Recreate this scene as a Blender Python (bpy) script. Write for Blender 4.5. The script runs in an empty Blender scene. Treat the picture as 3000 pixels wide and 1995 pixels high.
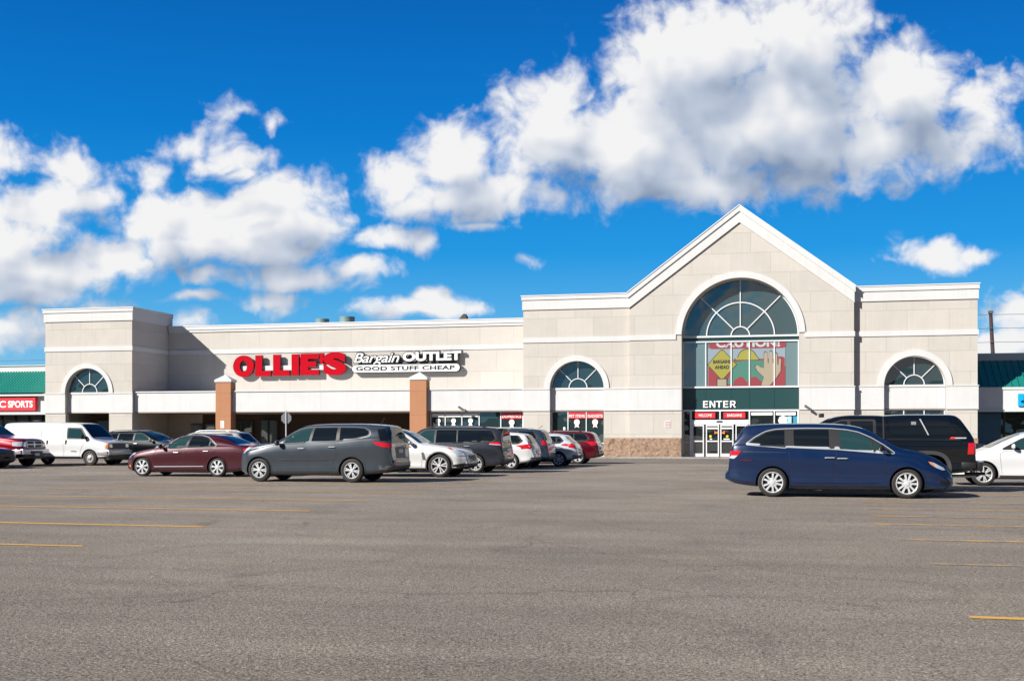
import bpy, bmesh, math, random
from mathutils import Vector, Matrix, geometry
from mathutils.bvhtree import BVHTree
import numpy as np
random.seed(7)
R = math.radians
S = bpy.context.scene
C = S.collection

# ------------------------------------------------------------------ camera
YAW = R(13.7)
cam_d = bpy.data.cameras.new('camera'); cam = bpy.data.objects.new('camera', cam_d); C.objects.link(cam)
cam.location = (0, 0, 1.5); cam.rotation_euler = (R(90), 0, YAW)
cam_d.sensor_width = 36; cam_d.lens = 41.4; cam_d.shift_y = 0.0908
cam_d.clip_end = 5000; cam_d.clip_start = 0.1
S.camera = cam
S.render.resolution_x = 1024; S.render.resolution_y = 680
S.view_settings.view_transform = 'Standard'; S.view_settings.look = 'None'
S.view_settings.exposure = 0.60; S.view_settings.gamma = 1.0

# ------------------------------------------------------------------ sun
SUN = Vector((-1.18, -1.3, 1.0)).normalized()       # towards the sun: behind and left of the camera
sd = bpy.data.lights.new('sun', 'SUN'); sd.energy = 5.0; sd.angle = R(0.5); sd.color = (1.0, 0.955, 0.885)
sun = bpy.data.objects.new('sun', sd); C.objects.link(sun)
sun.rotation_euler = (-SUN).to_track_quat('-Z', 'Y').to_euler()

# ------------------------------------------------------------------ sky with cumulus clouds
W = bpy.data.worlds.new('World'); S.world = W; W.use_nodes = True
W.cycles.sampling_method = 'MANUAL'; W.cycles.sample_map_resolution = 512
S.cycles.max_bounces = 6; S.cycles.diffuse_bounces = 3; S.cycles.glossy_bounces = 3; S.cycles.caustics_reflective = False; S.cycles.caustics_refractive = False
def make_world():
    nt = W.node_tree; N = nt.nodes; L = nt.links
    for n in list(N): N.remove(n)
    sth, cth = math.sin(YAW), math.cos(YAW)
    # cloud banks: centre and radii as bearing / elevation tangents about the bearing YAW west of north
    E = []
    def e(px, py, rx, ry, w=1.0):
        E.append(((px-1500)/3450, (1270-py)/3450, rx/3450, ry/3450, w))
    for a in [(20,450,70,80,.8),(235,495,110,60,.75),(285,575,70,50,.7),(440,505,90,55,.5),(560,420,110,50,.8),(665,465,110,48,.8),
              (705,510,60,35,.6),(785,362,42,30,.55),(690,320,50,20,.36),
              (830,600,180,85,1.1),(690,650,280,90,1.15),(925,650,90,75,1),(480,640,170,75,1),(620,720,300,62,1),
              (60,610,190,75,.9),(30,720,150,110,1),(150,800,210,80,1.1),(90,860,200,50,.9),(320,745,160,70,1),
              (1130,690,110,40,.8),(1262,712,30,28,.55),(620,800,80,34,.8),(860,810,200,45,.9),(1050,775,110,36,.8),
              (580,868,90,20,.7),(800,880,120,34,.8),(1215,905,170,36,.9),(1255,870,55,36,.9),(330,912,110,36,.8),(50,985,150,60,.95),(560,945,70,30,.6),(1385,905,60,25,.7),
              (1190,520,110,90,.95),(1320,470,140,110,1.05),(1370,570,250,65,1),(1620,400,210,130,1.1),(1880,420,300,150,1.15),
              (1640,280,110,90,.9),(2060,190,290,190,1.15),(2330,110,230,160,1.05),(2250,350,420,210,1.2),(2650,270,210,150,1.1),
              (2860,280,140,90,.85),(2600,420,320,110,1),(1960,110,90,110,.5),(2100,540,460,65,.85),(1220,600,110,45,.8),
              (2710,740,120,44,.85),(2620,750,50,18,.55),(2860,742,70,20,.6),(2975,905,95,75,.95),(2960,1000,150,50,.7),(1400,650,80,18,.45),(1545,762,35,18,.42)]:
        e(*a)
    def field(name, detail):
        g = bpy.data.node_groups.new(name, 'ShaderNodeTree')
        g.interface.new_socket('P', in_out='INPUT', socket_type='NodeSocketVector')
        g.interface.new_socket('D', in_out='OUTPUT', socket_type='NodeSocketFloat')
        g.interface.new_socket('B', in_out='OUTPUT', socket_type='NodeSocketFloat')
        gn, gl = g.nodes, g.links
        gi = gn.new('NodeGroupInput'); go = gn.new('NodeGroupOutput')
        def gv(op, a, b=None):
            n = gn.new('ShaderNodeVectorMath'); n.operation = op
            for i, v in enumerate((a, b)):
                if v is None: continue
                if hasattr(v, 'links'): gl.new(v, n.inputs[i])
                else: n.inputs[i].default_value = v
            return n
        def gm(op, a, b=None, c=None):
            n = gn.new('ShaderNodeMath'); n.operation = op
            for i, v in enumerate((a, b, c)):
                if v is None: continue
                if hasattr(v, 'links'): gl.new(v, n.inputs[i])
                else: n.inputs[i].default_value = v
            return n.outputs[0]
        def noise(scale, det, rough, P):
            n = gn.new('ShaderNodeTexNoise'); n.inputs['Scale'].default_value = scale; n.inputs['Detail'].default_value = det; n.inputs['Roughness'].default_value = rough
            gl.new(P, n.inputs['Vector']); return n
        P0 = gi.outputs[0]
        wv = gv('SUBTRACT', noise(16, 2, .5, P0).outputs['Color'], (.5, .5, .5))
        wv = gv('MULTIPLY', wv.outputs[0], (.04, .028, 0))
        P = gv('ADD', P0, wv.outputs[0]).outputs[0]
        acc = None
        for (u, v, ru, rv, w) in E:
            d = gv('SUBTRACT', P, (u, v, 0)); m = gv('MULTIPLY', d.outputs[0], (1/ru, 1/rv, 0)); l = gv('LENGTH', m.outputs[0]).outputs['Value']
            f = gm('MULTIPLY_ADD', l, -w*.75, w)
            acc = f if acc is None else gm('SMOOTH_MAX', acc, f, .12)
        acc = gm('MAXIMUM', acc, -.6)
        B = gm('MULTIPLY_ADD', gm('SUBTRACT', noise(22, 2, .5, P).outputs[0], .5), 1.35, gm('ADD', acc, .13))
        gl.new(B, go.inputs[1])
        if detail:
            # rounded cauliflower edge plus fine wisps
            vo = gn.new('ShaderNodeTexVoronoi'); vo.feature = 'SMOOTH_F1'; vo.inputs['Scale'].default_value = 46; vo.inputs['Detail'].default_value = 2; vo.inputs['Roughness'].default_value = .55; vo.inputs['Smoothness'].default_value = .5
            gl.new(P, vo.inputs['Vector'])
            D = gm('MULTIPLY_ADD', gm('SUBTRACT', .40, vo.outputs['Distance']), .34, B)
            D = gm('MULTIPLY_ADD', gm('SUBTRACT', noise(95, 7, .6, P).outputs[0], .5), .62, D)
            gl.new(D, go.inputs[0])
        else: gl.new(B, go.inputs[0])
        return g
    g = field('cloud_field', True); gs = field('cloud_bulk', False)
    def v(op, a, b=None):
        n = N.new('ShaderNodeVectorMath'); n.operation = op
        for i, x in enumerate((a, b)):
            if x is None: continue
            if hasattr(x, 'links'): L.new(x, n.inputs[i])
            else: n.inputs[i].default_value = x
        return n
    def m(op, a, b=None, c=None, clamp=False):
        n = N.new('ShaderNodeMath'); n.operation = op; n.use_clamp = clamp
        for i, x in enumerate((a, b, c)):
            if x is None: continue
            if hasattr(x, 'links'): L.new(x, n.inputs[i])
            else: n.inputs[i].default_value = x
        return n.outputs[0]
    tc = N.new('ShaderNodeTexCoord'); G = tc.outputs['Generated']
    F = v('DOT_PRODUCT', G, (-sth, cth, 0)).outputs['Value']
    Rr = v('DOT_PRODUCT', G, (cth, sth, 0)).outputs['Value']
    sp = N.new('ShaderNodeSeparateXYZ'); L.new(G, sp.inputs[0])
    Fs = m('MAXIMUM', m('ABSOLUTE', F), .12)
    u = m('DIVIDE', Rr, Fs); vv = m('DIVIDE', sp.outputs[2], Fs)
    u2 = u
    cb = N.new('ShaderNodeCombineXYZ'); L.new(u2, cb.inputs[0]); L.new(vv, cb.inputs[1])
    g0 = N.new('ShaderNodeGroup'); g0.node_tree = g; L.new(cb.outputs[0], g0.inputs[0])
    s1 = v('ADD', cb.outputs[0], (-.006, .016, 0)); g1 = N.new('ShaderNodeGroup'); g1.node_tree = gs; L.new(s1.outputs[0], g1.inputs[0])
    s2 = v('ADD', cb.outputs[0], (-.018, .042, 0)); g2 = N.new('ShaderNodeGroup'); g2.node_tree = gs; L.new(s2.outputs[0], g2.inputs[0])
    D0 = g0.outputs[0]; B0 = g0.outputs[1]
    al = N.new('ShaderNodeMapRange'); al.interpolation_type = 'SMOOTHSTEP'; al.inputs[1].default_value = -.08; al.inputs[2].default_value = .56; L.new(D0, al.inputs[0])
    # light on the clouds: how much cloud stands between this point and the sun
    occ = m('ADD', m('MAXIMUM', g1.outputs[1], 0.0), m('MAXIMUM', g2.outputs[1], 0.0))
    lit = m('SUBTRACT', .92, m('MULTIPLY', occ, .285))
    lit = m('MULTIPLY_ADD', m('SUBTRACT', B0, g2.outputs[1]), .60, lit)
    lit = m('MULTIPLY_ADD', m('SUBTRACT', D0, B0), .16, lit)
    lit = m('MULTIPLY_ADD', lit, .78, .17)
    lit = m('MAXIMUM', m('MINIMUM', lit, 1.0), 0.0)
    cr = N.new('ShaderNodeValToRGB'); L.new(lit, cr.inputs[0])
    cr.color_ramp.elements[0].color = (.27, .35, .50, 1); cr.color_ramp.elements[0].position = 0.0
    cr.color_ramp.elements[1].color = (.99, .99, 1.0, 1); cr.color_ramp.elements[1].position = .85
    x = cr.color_ramp.elements.new(.42); x.color = (.56, .635, .765, 1)
    sky = N.new('ShaderNodeTexSky'); sky.sky_type = 'NISHITA'; sky.sun_disc = False
    sky.sun_elevation = math.asin(SUN.z); sky.sun_rotation = math.atan2(SUN.x, SUN.y)
    sky.ozone_density = 3.0; sky.dust_density = .3; sky.air_density = 1.0
    # polarised, saturated blue: deepen towards the zenith
    el = m('DIVIDE', sp.outputs[2], 1.0)
    tr = N.new('ShaderNodeValToRGB'); L.new(el, tr.inputs[0])
    tr.color_ramp.elements[0].color = (.36, .62, .82, 1); tr.color_ramp.elements[0].position = 0.0
    tr.color_ramp.elements[1].color = (.0, .125, .50, 1); tr.color_ramp.elements[1].position = .36
    for p_, c_ in ((.05, (.24, .60, .90)), (.09, (.12, .49, .88)), (.15, (.015, .34, .83)), (.245, (.0, .215, .69))):
        x = tr.color_ramp.elements.new(p_); x.color = (*c_, 1)
    k1 = v('MULTIPLY', sky.outputs[0], (.003, .010, .016)); k2 = v('MULTIPLY', tr.outputs[0], (.9, .9, .9))
    mul = v('ADD', k1.outputs[0], k2.outputs[0])
    mix = N.new('ShaderNodeMix'); mix.data_type = 'RGBA'
    L.new(al.outputs[0], mix.inputs[0]); L.new(mul.outputs[0], mix.inputs[6]); L.new(cr.outputs[0], mix.inputs[7])
    bg = N.new('ShaderNodeBackground'); L.new(mix.outputs[2], bg.inputs[0]); bg.inputs[1].default_value = SKYK
    # the rest of the sky (all around and overhead): plain scattered cloud
    nn = N.new('ShaderNodeTexNoise'); nn.inputs['Scale'].default_value = 3.2; nn.inputs['Detail'].default_value = 6
    mp = N.new('ShaderNodeMapping'); mp.inputs['Scale'].default_value = (1, 1, 2.2); L.new(G, mp.inputs[0]); L.new(mp.outputs[0], nn.inputs['Vector'])
    a2 = N.new('ShaderNodeMapRange'); a2.interpolation_type = 'SMOOTHSTEP'; a2.inputs[1].default_value = .50; a2.inputs[2].default_value = .64; L.new(nn.outputs[0], a2.inputs[0])
    mix2 = N.new('ShaderNodeMix'); mix2.data_type = 'RGBA'; L.new(a2.outputs[0], mix2.inputs[0]); L.new(mul.outputs[0], mix2.inputs[6]); mix2.inputs[7].default_value = (.60, .62, .66, 1)
    # unseen tree line and roofs behind the photographer, added for reflection contrast
    tn = N.new('ShaderNodeTexNoise'); tn.inputs['Scale'].default_value = 14; tn.inputs['Detail'].default_value = 5; L.new(G, tn.inputs['Vector'])
    th = m('MULTIPLY_ADD', tn.outputs[0], .035, .010)
    tree = m('MULTIPLY', m('LESS_THAN', sp.outputs[2], th), m('LESS_THAN', F, .2))
    mix3 = N.new('ShaderNodeMix'); mix3.data_type = 'RGBA'; L.new(tree, mix3.inputs[0]); L.new(mix2.outputs[2], mix3.inputs[6]); mix3.inputs[7].default_value = (.05, .06, .045, 1)
    bg2 = N.new('ShaderNodeBackground'); L.new(mix3.outputs[2], bg2.inputs[0]); bg2.inputs[1].default_value = SKYK*.5
    inside = m('MULTIPLY', m('MULTIPLY', m('LESS_THAN', m('ABSOLUTE', u), .62), m('LESS_THAN', vv, .46)), m('MULTIPLY', m('GREATER_THAN', F, 0.0), m('GREATER_THAN', vv, -.01)))
    ms = N.new('ShaderNodeMixShader'); L.new(inside, ms.inputs[0]); L.new(bg2.outputs[0], ms.inputs[1]); L.new(bg.outputs[0], ms.inputs[2])
    out = N.new('ShaderNodeOutputWorld'); L.new(ms.outputs[0], out.inputs[0])
SKYK = .6
make_world()

# ------------------------------------------------------------------ materials
MATS = {}
def mat(name, col, rough=.6, metal=0., coat=0., spec=.5, emit=None):
    if name in MATS: return MATS[name]
    m = bpy.data.materials.new(name); m.use_nodes = True
    b = m.node_tree.nodes['Principled BSDF']
    b.inputs['Base Color'].default_value = (*col, 1); b.inputs['Roughness'].default_value = rough
    b.inputs['Metallic'].default_value = metal; b.inputs['Coat Weight'].default_value = coat
    b.inputs['Coat Roughness'].default_value = .02; b.inputs['Specular IOR Level'].default_value = spec
    if emit: b.inputs['Emission Color'].default_value = (*emit[0], 1); b.inputs['Emission Strength'].default_value = emit[1]
    MATS[name] = m; return m
def nodes_of(m): return m.node_tree.nodes, m.node_tree.links, m.node_tree.nodes['Principled BSDF']
def paint(name, col, metal=.35, rough=.38):
    m = mat(name, col, rough, metal, 1.0, .25)
    N, L, b = nodes_of(m)
    tc = N.new('ShaderNodeTexCoord'); n = N.new('ShaderNodeTexNoise'); n.inputs['Scale'].default_value = 3; n.inputs['Detail'].default_value = 6
    L.new(tc.outputs['Object'], n.inputs['Vector'])
    r = N.new('ShaderNodeMapRange'); L.new(n.outputs[0], r.inputs[0]); r.inputs[3].default_value = rough-.05; r.inputs[4].default_value = rough+.12
    L.new(r.outputs[0], b.inputs['Roughness'])
    # road dust low on the body
    sp = N.new('ShaderNodeSeparateXYZ'); L.new(tc.outputs['Object'], sp.inputs[0])
    d = N.new('ShaderNodeMapRange'); L.new(sp.outputs[2], d.inputs[0]); d.inputs[1].default_value = .75; d.inputs[2].default_value = .2; d.inputs[3].default_value = 0; d.inputs[4].default_value = .07
    mm = N.new('ShaderNodeMath'); mm.operation = 'MULTIPLY'; L.new(d.outputs[0], mm.inputs[0]); L.new(n.outputs[0], mm.inputs[1])
    mx = N.new('ShaderNodeMix'); mx.data_type = 'RGBA'; L.new(mm.outputs[0], mx.inputs[0]); mx.inputs[6].default_value = (*col, 1); mx.inputs[7].default_value = (.16, .14, .12, 1)
    L.new(mx.outputs[2], b.inputs['Base Color'])
    return m
def glass(name, col, rough=.02, spec=.75):
    m = mat(name, col, rough, 0, 0, spec)
    b = m.node_tree.nodes['Principled BSDF']; b.inputs['IOR'].default_value = 1.5 if name.startswith('car') else 1.9
    if not name.startswith('car'):
        N, L, b = nodes_of(m); ge = N.new('ShaderNodeNewGeometry'); n = N.new('ShaderNodeTexNoise'); n.inputs['Scale'].default_value = .8; n.inputs['Detail'].default_value = 1; L.new(ge.outputs['Position'], n.inputs['Vector'])
        bp = N.new('ShaderNodeBump'); bp.inputs['Distance'].default_value = .05; bp.inputs['Strength'].default_value = .5; L.new(n.outputs[0], bp.inputs['Height']); L.new(bp.outputs[0], b.inputs['Normal'])
    return m

def stucco(name, base, bw=2.35, bh=1.22, line=.012, off=.5, vary=.05, zoff=0.0, linedark=.80, rowdark=True):
    m = mat(name, base, .88); N, L, b = nodes_of(m)
    b.inputs['Specular IOR Level'].default_value = .25
    ge = N.new('ShaderNodeNewGeometry'); sp = N.new('ShaderNodeSeparateXYZ'); L.new(ge.outputs['Position'], sp.inputs[0])
    ad = N.new('ShaderNodeMath'); ad.operation = 'MULTIPLY_ADD'; ad.inputs[1].default_value = .83; L.new(sp.outputs[1], ad.inputs[0]); L.new(sp.outputs[0], ad.inputs[2])
    az = N.new('ShaderNodeMath'); az.operation = 'ADD'; az.inputs[1].default_value = zoff; L.new(sp.outputs[2], az.inputs[0])
    cb = N.new('ShaderNodeCombineXYZ'); L.new(ad.outputs[0], cb.inputs[0]); L.new(az.outputs[0], cb.inputs[1])
    br = N.new('ShaderNodeTexBrick'); L.new(cb.outputs[0], br.inputs['Vector'])
    br.offset = off; br.inputs['Scale'].default_value = 1; br.inputs['Brick Width'].default_value = bw; br.inputs['Row Height'].default_value = bh
    br.inputs['Mortar Size'].default_value = line; br.inputs['Mortar Smooth'].default_value = .3; br.inputs['Bias'].default_value = 0
    br.inputs['Color1'].default_value = (*[c*(1+vary*.5) for c in base], 1); br.inputs['Color2'].default_value = (*[c*(1-vary) for c in base], 1)
    br.inputs['Mortar'].default_value = (*[c*linedark for c in base], 1)
    # soft blotches and rain streaks
    n1 = N.new('ShaderNodeTexNoise'); n1.inputs['Scale'].default_value = .9; n1.inputs['Detail'].default_value = 7; n1.inputs['Roughness'].default_value = .62; L.new(ge.outputs['Position'], n1.inputs['Vector'])
    mp = N.new('ShaderNodeMapping'); mp.inputs['Scale'].default_value = (5, 5, .35); L.new(ge.outputs['Position'], mp.inputs[0])
    n2 = N.new('ShaderNodeTexNoise'); n2.inputs['Scale'].default_value = 1; n2.inputs['Detail'].default_value = 5; L.new(mp.outputs[0], n2.inputs['Vector'])
    r1 = N.new('ShaderNodeMapRange'); L.new(n1.outputs[0], r1.inputs[0]); r1.inputs[1].default_value = .3; r1.inputs[2].default_value = .7; r1.inputs[3].default_value = .955; r1.inputs[4].default_value = 1.03
    r2 = N.new('ShaderNodeMapRange'); L.new(n2.outputs[0], r2.inputs[0]); r2.inputs[1].default_value = .3; r2.inputs[2].default_value = .75; r2.inputs[3].default_value = 1.015; r2.inputs[4].default_value = .965
    mu = N.new('ShaderNodeMath'); mu.operation = 'MULTIPLY'; L.new(r1.outputs[0], mu.inputs[0]); L.new(r2.outputs[0], mu.inputs[1])
    vm = N.new('ShaderNodeVectorMath'); vm.operation = 'SCALE'; L.new(br.outputs[0], vm.inputs[0]); L.new(mu.outputs[0], vm.inputs['Scale'])
    L.new(vm.outputs[0], b.inputs['Base Color'])
    n3 = N.new('ShaderNodeTexNoise'); n3.inputs['Scale'].default_value = 45; n3.inputs['Detail'].default_value = 3; L.new(ge.outputs['Position'], n3.inputs['Vector'])
    iv = N.new('ShaderNodeMath'); iv.operation = 'SUBTRACT'; iv.inputs[0].default_value = 1; L.new(br.outputs['Fac'], iv.inputs[1])
    sm = N.new('ShaderNodeMath'); sm.operation = 'MULTIPLY_ADD'; sm.inputs[1].default_value = .25; L.new(n3.outputs[0], sm.inputs[0]); L.new(iv.outputs[0], sm.inputs[2])
    bp = N.new('ShaderNodeBump'); bp.inputs['Distance'].default_value = .012; bp.inputs['Strength'].default_value = .5; L.new(sm.outputs[0], bp.inputs['Height']); L.new(bp.outputs[0], b.inputs['Normal'])
    return m
TAN = stucco('tan_stucco', (.505, .475, .432), zoff=-.25)
TAN_MAIN = stucco('tan_stucco_tall_panels', (.505, .475, .432), bw=2.35, bh=1.6, zoff=-.97)
WHITE = stucco('white_stucco', (.585, .585, .585), bw=2.6, bh=9, zoff=3, vary=.01, linedark=.86)
TRIM = stucco('white_trim', (.585, .585, .582), bw=3.6, bh=30, vary=.0, linedark=.9, line=.006)
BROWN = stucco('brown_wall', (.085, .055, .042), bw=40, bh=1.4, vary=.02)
PILLAR = stucco('orange_brown_stucco', (.40, .195, .105), bw=40, bh=1.55, vary=.02, zoff=.4)
SOFFIT = mat('soffit', (.30, .26, .22), .8)
WHITEMETAL = mat('white_aluminium', (.66, .67, .69), .4)
DARKFRAME = mat('dark_frame', (.02, .02, .02), .4)
GLASS = glass('dark_glass', (.020, .040, .044), .02, .9)
GLASS2 = glass('teal_reflective_glass', (.13, .20, .215), .02, .9)  # pale teal base colour stands in for reflected sky
SPAN = mat('dark_green_spandrel', (.022, .062, .064), .12, 0, 0, .6)
RED = mat('red_sign', (.40, .002, .011), .6, 0, 0, .05)
REDFLAT = mat('red_decal', (.75, .02, .03), .5)
BLACK = mat('black_plastic', (.012, .012, .013), .5)
RUBBER = mat('tyre_rubber', (.028, .026, .025), .8)
SIGNWHITE = mat('sign_white', (.82, .82, .82), .4)
CHROME = mat('chrome', (.62, .63, .65), .2, .45)
ALLOY = mat('alloy', (.68, .69, .70), .3, .35)
STEEL = mat('galvanised_steel', (.45, .46, .47), .45, .6)
LAMPGLASS = mat('headlamp_glass', (.62, .66, .70), .08, .3, 1.0)
TAILRED = mat('tail_lamp_red', (.55, .008, .015), .12, 0, 1.0)
AMBER = mat('amber_lens', (.85, .22, .02), .15, 0, 1.0)
GREYTRIM = mat('grey_plastic', (.09, .09, .095), .55)
CARGLASS = glass('car_glass_dark', (.006, .009, .012), .02, .45)
CARGLASS_T = glass('car_glass_green', (.016, .045, .048), .02, .5)
PLATE = mat('number_plate', (.55, .58, .65), .4)

# stone base
STONE = mat('split_face_stone', (.30, .2, .14), .9)
def _stone():
    N, L, b = nodes_of(STONE); ge = N.new('ShaderNodeNewGeometry')
    n = N.new('ShaderNodeTexNoise'); n.inputs['Scale'].default_value = 6; n.inputs['Detail'].default_value = 9; n.inputs['Roughness'].default_value = .7; L.new(ge.outputs['Position'], n.inputs['Vector'])
    cr = N.new('ShaderNodeValToRGB'); L.new(n.outputs[0], cr.inputs[0])
    cr.color_ramp.elements[0].position = .3; cr.color_ramp.elements[0].color = (.16, .095, .065, 1)
    cr.color_ramp.elements[1].position = .72; cr.color_ramp.elements[1].color = (.43, .30, .21, 1)
    L.new(cr.outputs[0], b.inputs['Base Color'])
    bp = N.new('ShaderNodeBump'); bp.inputs['Distance'].default_value = .04; L.new(n.outputs[0], bp.inputs['Height']); L.new(bp.outputs[0], b.inputs['Normal'])
_stone()

def asphalt(name, base, lane=False):
    m = mat(name, base, .92); N, L, b = nodes_of(m); b.inputs['Specular IOR Level'].default_value = .2
    ge = N.new('ShaderNodeNewGeometry'); P = ge.outputs['Position']
    def noise(scale, det=4, rough=.55, vec=P):
        n = N.new('ShaderNodeTexNoise'); n.inputs['Scale'].default_value = scale; n.inputs['Detail'].default_value = det; n.inputs['Roughness'].default_value = rough; L.new(vec, n.inputs['Vector']); return n.outputs[0]
    def rng(x, a, bb, c, d):
        r = N.new('ShaderNodeMapRange'); L.new(x, r.inputs[0]); 
        for i, q in zip((1, 2, 3, 4), (a, bb, c, d)): r.inputs[i].default_value = q
        return r.outputs[0]
    def mul(a, c):
        k = N.new('ShaderNodeMath'); k.operation = 'MULTIPLY'; L.new(a, k.inputs[0]); L.new(c, k.inputs[1]); return k.outputs[0]
    grain = rng(noise(44, 4, .75), .33, .67, .22, 1.80)
    grain3 = rng(noise(16, 4, .65), .32, .68, .80, 1.20)
    grain2 = rng(noise(150, 1, .6), .3, .7, .80, 1.20)
    blot = rng(noise(.24, 7, .66), .34, .68, .82, 1.10)
    mp = N.new('ShaderNodeMapping'); mp.inputs['Scale'].default_value = (.10, .75, 1); L.new(P, mp.inputs[0])
    streak = rng(noise(1.6, 6, .62, mp.outputs[0]), .36, .62, .90, 1.05)
    # curved tyre scuffs
    wv = N.new('ShaderNodeTexNoise'); wv.inputs['Scale'].default_value = .09; wv.inputs['Detail'].default_value = 2; L.new(P, wv.inputs['Vector'])
    scuff = N.new('ShaderNodeMath'); scuff.operation = 'SUBTRACT'; L.new(wv.outputs[0], scuff.inputs[0]); scuff.inputs[1].default_value = .5
    ab = N.new('ShaderNodeMath'); ab.operation = 'ABSOLUTE'; L.new(scuff.outputs[0], ab.inputs[0])
    sc = rng(ab.outputs[0], 0, .007, .88, 1.0)
    # hairline cracks
    wn = N.new('ShaderNodeTexNoise'); wn.inputs['Scale'].default_value = 1.2; wn.inputs['Detail'].default_value = 4; L.new(P, wn.inputs['Vector'])
    va = N.new('ShaderNodeVectorMath'); va.operation = 'MULTIPLY_ADD'; L.new(wn.outputs['Color'], va.inputs[0]); va.inputs[1].default_value = (1.1, 1.1, 0); L.new(P, va.inputs[2])
    vo = N.new('ShaderNodeTexVoronoi'); vo.feature = 'DISTANCE_TO_EDGE'; vo.inputs['Scale'].default_value = .34; L.new(va.outputs[0], vo.inputs['Vector'])
    crk = rng(vo.outputs['Distance'], .0, .009, .0, 1.0)
    gate = rng(noise(.35, 3), .48, .56, 1.0, 0.0)
    mxx = N.new('ShaderNodeMath'); mxx.operation = 'MAXIMUM'; L.new(crk, mxx.inputs[0]); L.new(gate, mxx.inputs[1])
    crk = rng(mxx.outputs[0], 0, 1, .70, 1.0)
    # pale aggregate stones and dark pits
    vs = N.new('ShaderNodeTexVoronoi'); vs.inputs['Scale'].default_value = 55; L.new(P, vs.inputs['Vector'])
    sx = N.new('ShaderNodeSeparateColor'); L.new(vs.outputs['Color'], sx.inputs[0])
    agg = rng(sx.outputs[0], .88, .97, 1.0, 1.45)
    pit = rng(sx.outputs[1], .90, .98, 1.0, .5)
    oil = mul(rng(noise(.75, 5, .7), .62, .70, 1.0, .80), rng(noise(.16, 3, .5), .40, .58, .93, 1.03))
    f = mul(mul(mul(mul(mul(grain, oil), grain3), grain2), mul(blot, streak)), mul(mul(sc, crk), mul(agg, pit)))
    hue = N.new('ShaderNodeMix'); hue.data_type = 'RGBA'; L.new(noise(.5, 4), hue.inputs[0])
    hue.inputs[6].default_value = (*base, 1); hue.inputs[7].default_value = (base[0]*1.05, base[1]*.98, base[2]*.92, 1)
    sc2 = N.new('ShaderNodeVectorMath'); sc2.operation = 'SCALE'; L.new(hue.outputs[2], sc2.inputs[0]); L.new(f, sc2.inputs['Scale'])
    L.new(sc2.outputs[0], b.inputs['Base Color'])
    bp = N.new('ShaderNodeBump'); bp.inputs['Distance'].default_value = .012; bp.inputs['Strength'].default_value = .9; L.new(grain, bp.inputs['Height']); L.new(bp.outputs[0], b.inputs['Normal'])
    return m
ASPH = asphalt('aged_asphalt', (.375, .333, .283))
LANE = asphalt('lane_asphalt', (.265, .240, .215))
CONC = asphalt('concrete', (.42, .40, .37))
YEL = mat('worn_yellow_paint', (.62, .34, .06), .8)
def _yel():
    N, L, b = nodes_of(YEL); ge = N.new('ShaderNodeNewGeometry')
    n = N.new('ShaderNodeTexNoise'); n.inputs['Scale'].default_value = 3.5; n.inputs['Detail'].default_value = 9; n.inputs['Roughness'].default_value = .72; L.new(ge.outputs['Position'], n.inputs['Vector'])
    mp = N.new('ShaderNodeAttribute'); mp.attribute_name = 'wear'; mp.attribute_type = 'OBJECT'
    ad = N.new('ShaderNodeMath'); ad.operation = 'ADD'; L.new(n.outputs[0], ad.inputs[0]); L.new(mp.outputs['Fac'], ad.inputs[1])
    r = N.new('ShaderNodeMapRange'); L.new(ad.outputs[0], r.inputs[0]); r.inputs[1].default_value = .50; r.inputs[2].default_value = .70
    mx = N.new('ShaderNodeMix'); mx.data_type = 'RGBA'; L.new(r.outputs[0], mx.inputs[0]); mx.inputs[6].default_value = (.66, .37, .085, 1); mx.inputs[7].default_value = (.26, .232, .205, 1)
    L.new(mx.outputs[2], b.inputs['Base Color'])
_yel()
GREEN = mat('green_standing_seam_metal', (.012, .20, .165), .42, .1)
GREENTILE = mat('green_roof_tile', (.02, .24, .19), .4, .0, .3)

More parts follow.
